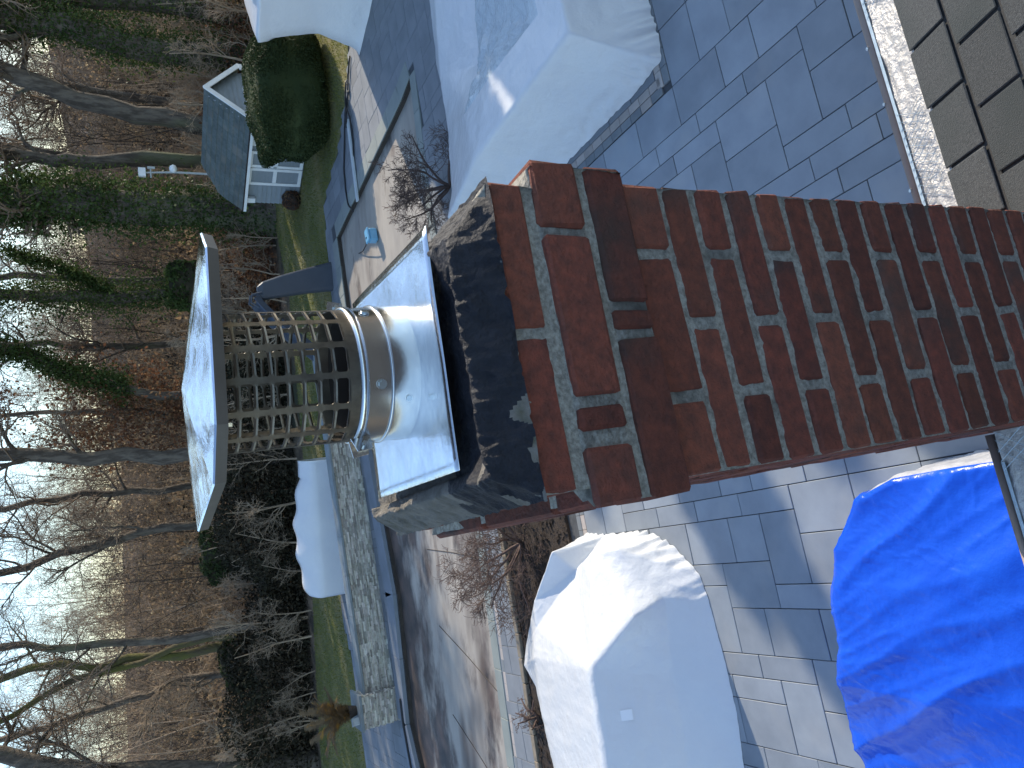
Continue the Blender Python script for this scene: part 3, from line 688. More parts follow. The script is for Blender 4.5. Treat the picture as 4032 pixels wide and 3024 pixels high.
# evergreen ivy bush half way up
def bush(name, label, c, rx, ry, rz, n, size, mat, seed, inner='darkbrush', flat=.6, cat='shrub', group=None, lobes=.25):
    rng = np.random.default_rng(seed); root = empty(name, (c[0], c[1], c[2])); tag(root, label, cat, group)
    d = rng.normal(size=(n, 3)); d /= np.linalg.norm(d, axis=1, keepdims=True)
    sq = np.sign(d) * np.abs(d) ** flat; rr = 1 + lobes * np.array([noise.noise(Vector(q * 1.7) + Vector((seed, 0, 0))) for q in d]) - np.abs(rng.normal(0, .07, n))
    P = sq * rr[:, None] * (rx, ry, rz); P[:, 2] += rz; P[:, 2] = np.maximum(P[:, 2], .02)
    V, Fa = leafcloud(rng, P, size); npmesh('foliage', V, Fa, MT[mat], root)
    bm = bmesh.new(); bmesh.ops.create_icosphere(bm, subdivisions=4, radius=1)
    for v in bm.verts:
        q = np.array(v.co); r = .93 * (1 + lobes * noise.noise(Vector(q * 1.7) + Vector((seed, 0, 0))))
        s = np.sign(q) * np.abs(q) ** flat * r * (rx, ry, rz); v.co = Vector((s[0], s[1], max(s[2] + rz, 0)))
    m = bpy.data.meshes.new('inner_mass'); bm.to_mesh(m); bm.free(); m.materials.append(MT[inner]); link(bpy.data.objects.new('inner_mass', m), root)
    return root
bush('clipped_evergreen', 'large rounded dark evergreen hedge in front of the shed', (8.85, 22.2, 0), 1.9, 1.35, 1.05, 48000, .032, 'evergreen', 3, 'evergreen', .62, 'hedge', lobes=.18)
bush('holly', 'green leafy evergreen bush behind the chimney cap right end', (5.1, 33.2, 2.2), 1.0, .8, .9, 4000, .08, 'ivy', 5)
bush('holly', 'dark holly low in the woods above the wrapped furniture on the left', (-6.2, 34.4, 1.2), 1.3, .9, 1.1, 5000, .08, 'evergreen', 6)
bush('holly', 'dark holly beside the mossy trunks', (-10.6, 34.0, .6), 1.3, .9, 1.2, 5000, .08, 'evergreen', 7)
bush('brown_shrub', 'round brown shrub against the shed door', (6.9, 26.0, 0), .32, .3, .3, 900, .035, 'brownleaf', 8, 'mulch', .8)

# trees standing to the right of the picture; they throw the shade over the patio
def arbor(x, y, hh, seed):
    rng = np.random.default_rng(seed); root = empty('conifer', (x, y, -.05)); tag(root, 'tall dense conifer standing beyond the right edge of the picture', 'tree', 'conifers beyond the right edge')
    V, Fa = tubes([(np.array([(0, 0, 0), (0, 0, hh * .5), (0, 0, hh * .95)]), np.array([.16, .1, .03]), 7)]); npmesh('trunk', V, Fa, MT['bark'], root, True)
    n = 6500; t = rng.uniform(0, 1, n) ** 1.25; a = rng.uniform(0, 6.28, n); r = (1 - t) ** .42 * 1.05 * np.sqrt(rng.uniform(.15, 1, n)) * (1 + .25 * np.sin(a * 3 + t * 20))
    V, Fa = leafcloud(rng, np.stack([np.cos(a) * r, np.sin(a) * r, .3 + t * (hh - .3)], 1), .16); npmesh('crown', V, Fa, MT['evergreen'], root)
for i in range(17):
    if i == 11: continue
    w = 2.0 - .66 * i; u = 18.5 if w > -3.6 else 22.6
    arbor(.819 * u + .574 * w + .25 * math.sin(i * 2.1), .574 * u - .819 * w, (8.6 if w > -2.7 else 7.4 if u < 20 else (9.7 if i in (8, 10, 12, 13) else 8.2)) + .4 * math.sin(i * 1.7), 60 + i)

# ------------------------------------------------------------------ bare shrubs by the pool
def shrub(name, label, c, hgt, stems, spread, seed, mat='shrubbark', cnt=(5, 6, 5)):
    rng = np.random.default_rng(seed); root = empty(name, (c[0], c[1], c[2] if len(c) > 2 else .03)); tag(root, label, 'shrub')
    big = []; tw = []
    for i in range(stems):
        a = 2 * math.pi * i / stems + rng.uniform(-.4, .4)
        P = curve_from(rng, (0, 0, 0), (math.cos(a) * spread, math.sin(a) * spread, 1), hgt * rng.uniform(.8, 1.25), 7, .2, .02)
        big.append((P, np.linspace(.028, .010, len(P)), 6)); l = []
        sub(rng, P, .018, hgt * .8, 0, 3, l, tw, cnt, .03, .2); big += l
    V, Fa = tubes(big); npmesh('stems', V, Fa, MT[mat], root, True)
    V, Fa = tubes([(q[0], np.maximum(q[1] * .8, .003), 3) for q in tw]); npmesh('twigs', V, Fa, MT[mat], root)['kind'] = 'stuff'
shrub('bare_maple', 'spreading leafless maple shrub in the mulch bed left of the chimney', (-2.75, 11.5), 1.35, 8, 1.2, 301, cnt=(6, 7, 7))
shrub('bare_maple', 'tangled leafless shrub right of the chimney beside the wrapped sofa', (3.95, 13.35, 0), 1.15, 8, 1.05, 302, cnt=(6, 7, 7))
shrub('small_shrub', 'small twiggy shrub with a few leaves at the left bed edge', (-5.7, 11.35), .45, 5, .8, 303, cnt=(3, 4, 3))
shrub('small_shrub', 'low dark shrub at the far left end of the bed', (-7.0, 11.0), .45, 5, .9, 304, cnt=(4, 4, 3))

# ------------------------------------------------------------------ small shed
shed = empty('garden_shed', (8.7, 23.7, 0), math.atan2(.58, .814)); tag(shed, 'small grey sided shed with green shingle roof and white trim', 'shed')
SW, SL, EZ, RZ = 2.45, 3.2, 1.98, 3.02
wl_ = MB(); wl_.box(.02, SW - .02, .02, SL - .02, 0, EZ)
wl_.add([(.02, .02, EZ), (SW - .02, .02, EZ), (SW / 2, .02, RZ - .05), (.02, SL - .02, EZ), (SW - .02, SL - .02, EZ), (SW / 2, SL - .02, RZ - .35)], [(0, 1, 2), (3, 5, 4), (0, 2, 5, 3), (1, 4, 5, 2)])
wl_.build('wall', MT['siding'], shed)
z = .05
while z < RZ - .12:
    if z < EZ: x0, x1 = .0, SW
    else:
        t = (z - EZ) / (RZ - EZ) + .06; x0, x1 = SW / 2 * t, SW - SW / 2 * t
    b_ = MB(); zt = min(z + .148, RZ - .1)
    b_.add([(x0, -.034, z), (x1, -.034, z), (x1, .03, z), (x0, .03, z), (x0, .004, zt), (x1, .004, zt), (x1, .03, zt), (x0, .03, zt)], BOXF)
    b_.build('siding_board', MT['siding'], shed)
    if z < EZ - .12:
        b_ = MB(); b_.add([(-.034, 0, z), (.03, 0, z), (.03, SL, z), (-.034, SL, z), (.004, 0, zt), (.03, 0, zt), (.03, SL, zt), (.004, SL, zt)], BOXF)
        b_.build('siding_board', MT['siding'], shed)
    z += .152
roof_ = MB()
roof_.add([(-.2, -.16, 1.84), (-.2, SL + .2, 1.84), (.55, SL + .2, 2.46), (SW / 2, SL - .55, RZ), (SW / 2, -.16, RZ), (SW + .2, -.16, 1.84), (SW + .2, SL + .2, 1.84), (SW - .55, SL + .2, 2.46)],
          [(0, 4, 3, 2, 1), (5, 6, 7, 3, 4), (2, 3, 7)])
rf = roof_.build('roof', MT['shedroof'], shed)
NR = 9
for i in range(NR):
    s0, s1 = i / NR, (i + 1.15) / NR; s1 = min(s1, 1)
    def yy(s):
        zz = 1.84 + (RZ - 1.84) * s
        return SL + .2 if zz < 2.46 else SL + .2 - (zz - 2.46) / (RZ - 2.46) * .75
    def pt(s, y, up): return (-.2 + (SW / 2 + .2) * s, y, 1.84 + (RZ - 1.84) * s + up)
    n = 11
    for j in range(n):
        ya0, ya1 = -.17 + (yy(s0) + .17) * j / n, -.17 + (yy(s0) + .17) * (j + 1) / n - .006
        yb0, yb1 = -.17 + (yy(s1) + .17) * j / n, -.17 + (yy(s1) + .17) * (j + 1) / n - .006
        u = .034 + prg.uniform(0, .012)
        b_ = MB(); b_.add([pt(s0, ya0, .002), pt(s0, ya1, .002), pt(s1, yb1, .002), pt(s1, yb0, .002), pt(s0, ya0, u), pt(s0, ya1, u), pt(s1, yb1, .006), pt(s1, yb0, .006)], BOXF)
        b_.build('shingle', MT['shedroof'], rf)
def trim(name, A, B, w, d, parent=shed, mat='whitetrim'):
    A, B = Vector(A), Vector(B); t = (B - A).normalized(); b_ = MB(); L = (B - A).length
    q = t.to_track_quat('X', 'Z').to_matrix().to_4x4(); q.translation = A
    b_.boxm((0, L, -d / 2, d / 2, -w / 2, w / 2), q); return b_.build(name, MT[mat], parent)
trim('barge_board', (-.22, -.17, 1.80), (SW / 2 + .02, -.17, RZ - .03), .17, .03)
trim('barge_board', (SW + .22, -.172, 1.80), (SW / 2 - .02, -.172, RZ - .03), .17, .03)
trim('barge_return', (-.24, -.175, 1.76), (.05, -.175, 1.76), .15, .035); trim('barge_return', (SW - .05, -.175, 1.76), (SW + .24, -.175, 1.76), .15, .035)
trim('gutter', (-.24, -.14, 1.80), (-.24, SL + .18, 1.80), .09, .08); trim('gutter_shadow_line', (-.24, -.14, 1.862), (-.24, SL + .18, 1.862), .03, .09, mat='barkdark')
trim('corner_board', (-.03, -.03, 0), (-.03, -.03, 1.8), .09, .09)
wdw = empty('window'); wdw.parent = shed
def framebox(par, plane, u0, u1, z0, z1, w=.09, mat='whitetrim', d=.05):
    """white frame on the gable (plane 'g', y = -.03) or on the long side (plane 's', x = -.03)"""
    for (a0, a1, b0, b1) in ((u0, u1, z1 - w, z1), (u0, u1, z0, z0 + w), (u0, u0 + w, z0 + w, z1 - w), (u1 - w, u1, z0 + w, z1 - w)):
        b_ = MB()
        if plane == 'g': b_.box(a0, a1, -.03 - d, -.026, b0, b1)
        else: b_.box(-.03 - d, -.026, a0, a1, b0, b1)
        b_.build('frame', MT[mat], par)
framebox(wdw, 'g', .80, 1.55, 1.15, 1.86, .09); b_ = MB(); b_.box(.88, 1.47, -.045, -.028, 1.23, 1.78); b_.build('pane', MT['glassdark'], wdw)
wdw2 = empty('window'); wdw2.parent = shed
framebox(wdw2, 's', .28, .88, 1.1, 1.72, .08); b_ = MB(); b_.box(-.045, -.028, .35, .81, 1.17, 1.65); b_.build('pane', MT['glassdark'], wdw2)
for y0, y1 in ((1.08, 1.70), (1.73, 2.40)):
    dr = empty('door'); dr.parent = shed
    framebox(dr, 's', y0, y1, .06, 1.76, .10)
    b_ = MB(); b_.box(-.07, -.026, y0 + .1, y1 - .1, .86, .98); b_.build('rail', MT['whitetrim'], dr)
    b_ = MB(); b_.box(-.05, -.024, y0 + .1, y1 - .1, .16, .86); b_.build('panel', MT['siding'], dr)
    b_ = MB(); b_.box(-.05, -.024, y0 + .1, y1 - .1, .98, 1.66); b_.build('panel', MT['siding'], dr)
b_ = MB(); b_.box(-.10, -.07, 1.64, 1.70, .9, 1.0); b_.build('latch', MT['greyplastic'], shed)
b_ = MB(); b_.box(-.16, -.03, 2.92, 3.10, 1.48, 1.76); b_.build('wall_box', MT['whitetrim'], shed)
mast = empty('mast', (8.8, 30.0, tz(8.8, 30))); tag(mast, 'thin grey mast with white weather instruments above the shed roof', 'mast')
b_ = MB(); b_.tube([(0, 0, 0), (0, 0, 3.6), (-.08, 0, 4.75)], [.05, .04, .03], 8); b_.build('pole', MT['greyplastic'], mast)
b_ = MB(); b_.box(-.22, .08, -.1, .1, 4.62, 4.86); b_.build('instrument', MT['whitetrim'], mast)
b_ = MB(); b_.tube([(-.25, 0, 4.45), (.15, 0, 4.45)], .03, 8); b_.tube([(.12, 0, 4.3), (.12, 0, 4.55)], .05, 8); b_.build('arm', MT['greyplastic'], mast)
v, f = lathe([(.02, 3.55), (.13, 3.6), (.16, 3.7), (.1, 3.8), (.02, 3.82)], 16, .12, 0); mk('dish', v, f, MT['whitetrim'], mast, True)

# ------------------------------------------------------------------ pool slide
sl = empty('pool_slide', (3.3, 22.75, 0)); tag(sl, 'dark blue grey plastic pool slide behind the mesh of the chimney cap', 'slide')
def loft(secs, name, mat, par):
    n = len(secs[0]); v = [p for s in secs for p in s]
    f = [(i * n + k, i * n + (k + 1) % n, (i + 1) * n + (k + 1) % n, (i + 1) * n + k) for i in range(len(secs) - 1) for k in range(n)]
    f += [tuple(range(n - 1, -1, -1)), tuple(range((len(secs) - 1) * n, len(secs) * n))]
    return mk(name, v, f, MT[mat], par, False)
def rrect(c, u, w, hw, hh, r=.3, n=4):
    out = []
    for sx, sy, a0 in ((1, 1, 0), (-1, 1, 90), (-1, -1, 180), (1, -1, 270)):
        for i in range(n):
            a = R(a0 + 90 * i / (n - 1)); rr = min(hw, hh) * r * 2
            out.append(Vector(c) + u * (sx * (hw - rr) + rr * math.cos(a)) + w * (sy * (hh - rr) + rr * math.sin(a)))
    return out
ux, uy, uz = Vector((1, 0, 0)), Vector((0, 1, 0)), Vector((0, 0, 1))
loft([rrect((.42, 0, 0), ux, uy, .44, .20), rrect((.30, 0, .7), ux, uy, .38, .18), rrect((.14, 0, 1.5), ux, uy, .32, .17), rrect((.0, 0, 2.05), ux, uy, .27, .16), rrect((-.06, 0, 2.2), ux, uy, .2, .12)], 'tower', 'slide', sl)
secs = []
for t in np.linspace(0, 1, 12):
    x = -.25 - 2.05 * t; zz = 2.22 - .12 * t - 1.75 * t ** 1.25 + .28 * max(0, t - .8); y = -.9 * t
    tan = Vector((-2.05, -.9, -2.0 if t < .85 else -.4)).normalized(); side = Vector((-.9, 2.05, 0)).normalized(); nn = tan.cross(side)
    if nn.z < 0: nn = -nn
    prof = [(-.30, .16), (-.25, .17), (-.2, .03), (0, -.01), (.2, .03), (.25, .17), (.30, .16), (.27, -.02), (.2, -.06), (0, -.08), (-.2, -.06), (-.27, -.02)]
    secs.append([Vector((x, y, zz)) + side * a + nn * b for a, b in prof])
loft(secs, 'chute', 'slide', sl)
b_ = MB(); b_.tube([(-1.5, -.55, .0), (-1.5, -.55, .85)], .06, 8); b_.build('chute_leg', MT['slide'], sl)
for s in (-.2, .2):
    b_ = MB(); b_.tube([(-.06, s, 2.1), (-.12, s, 2.38), (-.35, s, 2.42), (-.5, s, 2.2)], .03, 7); b_.build('handrail', MT['slide'], sl)

# ------------------------------------------------------------------ shrink wrapped furniture and the tarp
def drape(name, V, faces, mat, parent, cuts=12, sm=2, amp=.012, sc_=3.0, skirt=.03, seed=0, fold=0.0):
    bm = bmesh.new(); key = {k: bm.verts.new(p) for k, p in V.items() if any(k in f for f in faces)}
    for f in faces:
        try: bm.faces.new([key[k] for k in f])
        except ValueError: pass
    bmesh.ops.recalc_face_normals(bm, faces=bm.faces)
    bmesh.ops.triangulate(bm, faces=[f for f in bm.faces if len(f.verts) > 4])
    bmesh.ops.subdivide_edges(bm, edges=list(bm.edges), cuts=cuts, use_grid_fill=True)
    bmesh.ops.triangulate(bm, faces=[f for f in bm.faces if len(f.verts) > 4])
    bnd = {v for e in bm.edges if e.is_boundary for v in e.verts}
    for _ in range(sm): bmesh.ops.smooth_vert(bm, verts=[v for v in bm.verts if v not in bnd], factor=.5, use_axis_x=True, use_axis_y=True, use_axis_z=True)
    bm.normal_update()
    if sum(f.normal.z * f.calc_area() for f in bm.faces) < 0:
        bmesh.ops.reverse_faces(bm, faces=bm.faces); bm.normal_update()
    for v in bm.verts:
        if v in bnd and v.co.z > .05: continue
        p = v.co; n = v.normal; steep = 1 - min(1, abs(n.z) * 1.4)
        q = Vector((p.x * sc_ + seed, p.y * sc_, p.z * sc_))
        d = amp * (noise.noise(q) + .5 * noise.noise(q * 2.3)) + amp * .5 * max(0, 1 - abs(noise.noise(Vector((p.x * 5 + p.y * 2, p.y * 1.6 - p.x, p.z * 3 + seed)))) * 4)
        # pleats running down the skirts
        a = p.x * 1.3 + p.y * 1.1
        low = max(0, 1 - p.z / .6)
        d += skirt * steep * low * ((1 - abs(noise.noise(Vector((p.x * 7 + p.z * 2.2 + seed, p.y * 7 - p.z * 1.5, p.z * 1.2)))) * 2.2) + .5 * noise.noise(Vector((p.x * 15 + p.z * 4, p.y * 15 - p.z * 3, p.z * 2.5))))
        if fold:
            ac = p.x * .8 + p.y * .6; al = p.x * .6 - p.y * .8
            r = 1 - abs(noise.noise(Vector((ac * 2.1 + .25 * noise.noise(p) + seed, al * .22, seed)))) * 2.4
            r2 = 1 - abs(noise.noise(Vector((ac * 5.5, al * .5, seed + 3)))) * 2.6
            r3 = 1 - abs(noise.noise(Vector((p.x * 9, p.y * 9, p.z * 9 + seed)))) * 3
            r4 = noise.cell(Vector((p.x * 5 + .3 * noise.noise(p * 4), p.y * 5, seed)))
            d += fold * (max(0, r) ** 2 + .22 * max(0, r2) ** 2 + .12 * max(0, r3) ** 2 + .02 * r4)
        v.co = p + n * d
        if v.co.z < .004: v.co.z = .004 + .008 * abs(noise.noise(Vector((p.x * 9, p.y * 9, 1))))
    m = bpy.data.meshes.new(name); bm.to_mesh(m); bm.free(); m.materials.append(MT[mat])
    m.polygons.foreach_set('use_smooth', [True] * len(m.polygons))
    return link(bpy.data.objects.new(name, m), parent)

# near left: big wrapped seating group
LV = dict(F=(-2.39, 9.13, .8), S=(-2.66, 8.91, .55), D=(-2.27, 8.22, .72), E=(-2.17, 7.82, .6), C=(-2.86, 7.25, .82), A=(-3.49, 7.64, 1.25), B=(-4.32, 7.51, 1.25), H1=(-4.1, 9.9, .8), H2=(-4.99, 9.79, .8),
          f1=(-3.28, 9.94, .7), f2=(-3.7, 9.96, .7), f3=(-4.23, 10.8, .45), f4=(-4.61, 10.95, .45), f5=(-4.72, 10.3, .6), H3=(-5.62, 9.59, .8), H4=(-6.8, 9.3, .8), B2=(-6.0, 7.3, 1.22),
          t1=(-2.69, 7.18, .42), t2=(-3.62, 7.14, .42), t3=(-4.63, 6.95, .42), t4=(-6.4, 6.7, .42), r1=(-2.28, 8.95, 0), rb=(-2.35, 9.4, 0), g0=(-2.08, 7.95, 0), g1=(-2.19, 7.48, 0), g2=(-2.47, 7.0, 0), g3=(-2.75, 6.87, 0),
          g4=(-3.43, 6.67, 0), g5=(-3.95, 6.55, 0), g6=(-4.55, 6.5, 0), g7=(-6.5, 6.2, 0), fb1=(-3.3, 10.1, 0), fb3=(-4.3, 10.95, 0), fb4=(-4.7, 11.1, 0), fb5=(-4.9, 10.5, 0), hb3=(-5.8, 9.9, 0), hb4=(-7, 9.6, 0))
LF = ['F f1 S', 'S f1 f2', 'S f2 A', 'f2 H1 A', 'S A D', 'D A C', 'F S r1', 'S D r1', 'D E g0', 'D g0 r1', 'F r1 rb', 'D C t1 E', 'E g1 g0', 'E t1 g2', 'E g2 g1', 'C A t2 t1', 'A B t3 t2', 't1 g3 g2', 't1 t2 g4 g3', 't2 t3 g6', 't2 g6 g5', 't2 g5 g4',
      'A H1 H2 B', 'f2 f3 H1', 'f3 f4 H1', 'f4 f5 H1', 'f5 H2 H1', 'F rb fb1 f1', 'f1 fb1 fb3 f3', 'f1 f3 f2', 'f3 fb3 fb4 f4', 'f4 fb4 fb5 f5', 'f5 fb5 H2', 'H2 fb5 hb3 H3', 'B H2 H3 B2', 'H3 H4 B2', 'H3 hb3 hb4 H4', 'B B2 t4 t3', 't3 t4 g7 g6']
w1 = drape('wrapped_seating', LV, [f.split() for f in LF], 'wrap', None, 20, 1, .010, 2.2, .06, 1)
tag(w1, 'white shrink wrapped seating group on the slabs at the lower left', 'wrapped furniture')
pA, pB, p2, p3 = (Vector(LV[k_]) for k_ in ('A', 'B', 't2', 't3'))
pn = (pB - pA).cross(p2 - pA).normalized(); pn = pn if pn.z > 0 else -pn
pc = pA * .28 + pB * .36 + p2 * .18 + p3 * .18; q = pn.to_track_quat('Z', 'X').to_matrix().to_4x4(); q.translation = pc
b_ = MB(); b_.boxm((-.07, .07, -.06, .06, -.05, .014), q); b_.build('vent_patch', MT['tape'], w1)

# near right: wrapped sectional sofa
BV = dict(A0=(4.06, 7.33, 1.05), A1=(3.41, 10.02, 1.05), A2=(2.98, 12.0, .7), R0=(7.8, 8.1, 1.05), I0=(4.61, 8.02, 1.0), IR=(7.7, 8.8, 1.0), I1=(4.41, 9.5, .98), I2=(4.27, 10.6, .9), V0=(5.68, 10.72, .5), V1=(5.13, 10.64, .52), VR=(8.2, 10.6, .5),
          F0=(8.2, 12.2, .5), F1=(5.6, 12.31, .5), F2=(4.61, 12.14, .5), F3=(3.5, 12.2, .5), S0=(8.3, 13.0, .3), S1=(6.1, 12.85, .3), S2=(4.75, 12.4, .3), S3=(3.15, 12.45, .3), d0=(8.3, 13.15, 0), d1=(6.1, 13.0, 0), d2=(4.75, 12.55, 0), d3=(3.0, 12.65, 0),
          g0=(3.71, 6.95, 0), g0b=(3.52, 7.5, 0), g1=(3.22, 8.89, 0), g2=(2.75, 10.6, 0), g3=(2.5, 12.3, 0), n1=(4.1, 6.98, 0), n2=(4.52, 7.12, 0), nR=(8.0, 7.78, 0))
BF = ['A0 I0 I1 A1', 'A0 R0 IR I0', 'A1 I1 I2', 'A1 I2 F3 A2', 'V0 VR F0 F1', 'V1 V0 F1', 'V1 F1 F2 I2', 'I2 F2 F3', 'F0 S0 S1 F1', 'F1 S1 S2 F2', 'F2 S2 S3 F3', 'S0 d0 d1 S1', 'S1 d1 d2 S2', 'S2 d2 d3 S3',
      'A0 g0 g0b', 'A0 g0b g1', 'A0 g1 A1', 'A1 g1 g2', 'A1 g2 A2', 'A2 g2 g3', 'A2 g3 S3', 'A2 S3 F3', 'S3 g3 d3', 'A0 n1 g0', 'A0 n2 n1', 'A0 R0 n2', 'n2 R0 nR']
w2 = drape('wrapped_sofa', BV, [f.split() for f in BF], 'wrap', None, 20, 1, .012, 2.0, .06, 4)
tag(w2, 'large white shrink wrapped sectional sofa to the right of the chimney', 'wrapped furniture')
drape('loose_film', BV, [f.split() for f in ('I0 IR VR V0', 'I0 V0 V1 I1', 'I1 V1 I2')], 'clearwrap', w2, 14, 2, .035, 3.5, .0, 5, .05)

# far right: tall wrapped piece
TV = dict(a=(8.6, 18.25, 0), b=(10.7, 14.9, 0), c=(13.2, 16.5, 0), d=(11.0, 20.0, 0), am=(8.85, 18.1, 1.1), au=(8.62, 18.2, 2.15), A=(8.45, 18.32, 2.5), bm=(10.7, 14.9, 1.2), B=(10.6, 14.85, 2.75), C=(13.0, 16.6, 2.8), D=(10.9, 19.8, 2.6), P=(10.9, 17.4, 2.9))
TF = ['a b bm am', 'am bm B au', 'au B A', 'A B P', 'B C P', 'C D P', 'D A P', 'b c C', 'b C B', 'b B bm', 'c d D C', 'd a am', 'd am au', 'd au A', 'd A D']
w3 = drape('wrapped_swing', TV, [f.split() for f in TF], 'wrap', None, 10, 2, .02, 1.6, .05, 7)
tag(w3, 'tall white wrapped piece cut by the right edge beside the hedge', 'wrapped furniture')
# small wrapped row behind the stone wall
gv = []; gf = []; NXS = 60; prof = 14
for i in range(NXS + 1):
    t = i / NXS; x = -1.9 - 4.35 * t; ytw = .15 * t
    zt = 1.10 + .28 * math.sin(math.pi * min(1, max(0, (t - .12) / .88))) ** .7 - .09 * abs(math.sin(math.pi * 4.3 * t)) ** 2 * (1 if t > .12 else 0)
    for j in range(prof + 1):
        s = j / prof
        if s < .45: y = 23.75 + .05 * s / .45; z = .82 * s / .45
        elif s < .8: u = (s - .45) / .35; y = 23.8 + .75 * u; z = .82 + (zt - .82) * math.sin(u * 1.57)
        else: u = (s - .8) / .2; y = 24.55 + .1 * u; z = zt * (1 - u)
        gv.append((x, y + ytw + .02 * noise.noise(Vector((x * 2, z * 2, s))), z + .03 * noise.noise(Vector((x * 2.2, y * 2, 3)))))
gf = [(i * (prof + 1) + j, (i + 1) * (prof + 1) + j, (i + 1) * (prof + 1) + j + 1, i * (prof + 1) + j + 1) for i in range(NXS) for j in range(prof)]
gf += [tuple(range(prof, -1, -1)), tuple(NXS * (prof + 1) + j for j in range(prof + 1))]
tag(mk('wrapped_loungers', gv, gf, MT['wrap'], None, True), 'low wavy topped white wrapped row behind the stone wall', 'wrapped furniture')

# blue tarp
GV = dict(i0=(-0.64, 2.2, 1.0), i1=(-0.73, 2.76, 1.0), i2=(-0.81, 3.16, 1.0), i3=(-0.92, 3.62, 1.0), i4=(-1.06, 3.88, .98), k0=(-1.3, 4.06, .97), k1=(-1.55, 4.2, .98), k2=(-1.93, 4.24, .98), k3=(-2.34, 4.2, .98), k4=(-2.66, 4.27, .97), k5=(-3.1, 4.36, .78), k6=(-3.41, 4.27, .75), k7=(-4.6, 3.9, .7),
          m1=(-1.5, 3.0, 1.08), m2=(-2.05, 3.3, 1.05), m3=(-2.5, 3.4, 1.03), m4=(-2.25, 2.6, 1.06), m5=(-3.2, 3.2, .8), n0=(-.6, 1.75, .98), n1=(-1.4, 1.6, 1.02), n2=(-2.2, 1.45, 1.02), n3=(-3.2, 1.3, .8), n4=(-4.6, 1.1, .7),
          b0=(-.55, 2.0, .12), b1=(-.70, 2.75, .06), b2=(-.80, 3.3, .03), b3=(-.97, 3.95, .02), b4=(-1.12, 4.18, .02), c0=(-1.36, 4.2, 0), c1=(-1.62, 4.34, 0), c2=(-1.97, 4.38, 0), c3=(-2.4, 4.33, 0), c4=(-2.74, 4.4, 0), c5=(-3.2, 4.47, 0), c6=(-3.5, 4.4, 0), c7=(-4.7, 4.0, 0),
          o0=(-.5, 1.6, 0), o1=(-1.4, 1.5, 0), o2=(-2.2, 1.35, 0), o3=(-3.2, 1.2, 0), o4=(-4.7, 1.0, 0))
GF = ['i1 i2 m1', 'i2 i3 m1', 'i3 i4 m1', 'i0 i1 m1', 'i4 k0 m1', 'k0 k1 m1', 'k1 m2 m1', 'k1 k2 m2', 'k2 k3 m2', 'k3 m3 m2', 'k3 k4 m3', 'm2 m3 m4', 'm1 m2 m4', 'm3 k4 k5', 'm3 k5 m5', 'k5 k6 m5', 'k6 k7 m5', 'm3 m5 n3', 'm4 m3 n3', 'm5 k7 n4', 'm5 n4 n3', 'm4 n3 n2', 'm1 m4 n2', 'm1 n2 n1', 'i0 m1 n1', 'i0 n1 n0',
      'i0 b0 b1 i1', 'i1 b1 b2 i2', 'i2 b2 b3 i3', 'i3 b3 b4 i4', 'i4 b4 c0 k0', 'k0 c0 c1 k1', 'k1 c1 c2 k2', 'k2 c2 c3 k3', 'k3 c3 c4 k4', 'k4 c4 c5 k5', 'k5 c5 c6 k6', 'k6 c6 c7 k7', 'n0 o0 b0 i0', 'n0 n1 o1 o0', 'n1 n2 o2 o1', 'n2 n3 o3 o2', 'n3 n4 o4 o3', 'k7 c7 o4 n4']
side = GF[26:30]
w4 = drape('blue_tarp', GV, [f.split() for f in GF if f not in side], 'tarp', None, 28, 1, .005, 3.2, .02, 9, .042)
drape('glare_side', GV, [f.split() for f in side], 'tarp_glare', w4, 16, 1, .014, 6, .02, 9, .02)  # right side of the blue tarp, coloured pale to stand for sun glare
tag(w4, 'creased bright blue tarpaulin over furniture below the roof edge', 'tarp')

# ------------------------------------------------------------------ small things on the deck
hs = MB()
def sag(pts, n=30, seed=0, wob=.06):
    P = np.array([np.interp(np.linspace(0, len(pts) - 1, n), range(len(pts)), [p[i] for p in pts]) for i in range(3)]).T
    rng = np.random.default_rng(seed); P[1:-1, :2] += rng.normal(0, wob, (n - 2, 2)); 
    for _ in range(2): P[1:-1] = (P[:-2] + 2 * P[1:-1] + P[2:]) / 4
    return P
hose = empty('hose', (7.2, 19.6, 0)); tag(hose, 'tangled black hoses lying along the deck beside the pale plank', 'hose')
for k, pts in enumerate([[(8.9, 19.0, .03), (8.0, 19.45, .05), (7.2, 20.0, .04), (6.4, 20.3, .03), (5.4, 20.3, .03), (5.0, 19.8, .03)], [(8.4, 19.4, .06), (7.8, 19.5, .10), (7.3, 19.3, .05), (6.9, 19.3, .03), (6.2, 19.4, .03)], [(8.1, 19.3, .04), (7.6, 19.75, .07), (7.2, 19.75, .04), (7.5, 19.4, .12), (7.9, 19.6, .05)]]):
    b_ = MB(); b_.tube(sag(pts, 34, k), .022, 7); relink(b_.build('hose_line', MT['blackrub'], None, True), hose)
pk = empty('plank', (6.2, 19.45, 0)); tag(pk, 'long pale plank lying beside the pool', 'plank')
b_ = MB(); P0, P1 = Vector((7.4, 19.55, .03)), Vector((5.15, 19.25, .03)); d = (P1 - P0).normalized()
qm = d.to_track_quat('X', 'Z').to_matrix().to_4x4(); qm.translation = P0; b_.boxm((0, 2.27, -.07, .07, 0, .045), qm); relink(b_.build('board', MT['plank']), pk)
bx = empty('floater_box', (4.05, 18.4, -.13)); tag(bx, 'small light blue plastic box standing on the pool floor', 'box')
bx.rotation_euler = (0, 0, .3)
link(bpy.data.objects.new('body', bevbox('body', (-.17, .17, -.12, .12, .02, .24), .03, MT['bluebox'])), bx); link(bpy.data.objects.new('lid', bevbox('lid', (-.185, .185, -.135, .135, .243, .29), .02, MT['bluebox'])), bx)
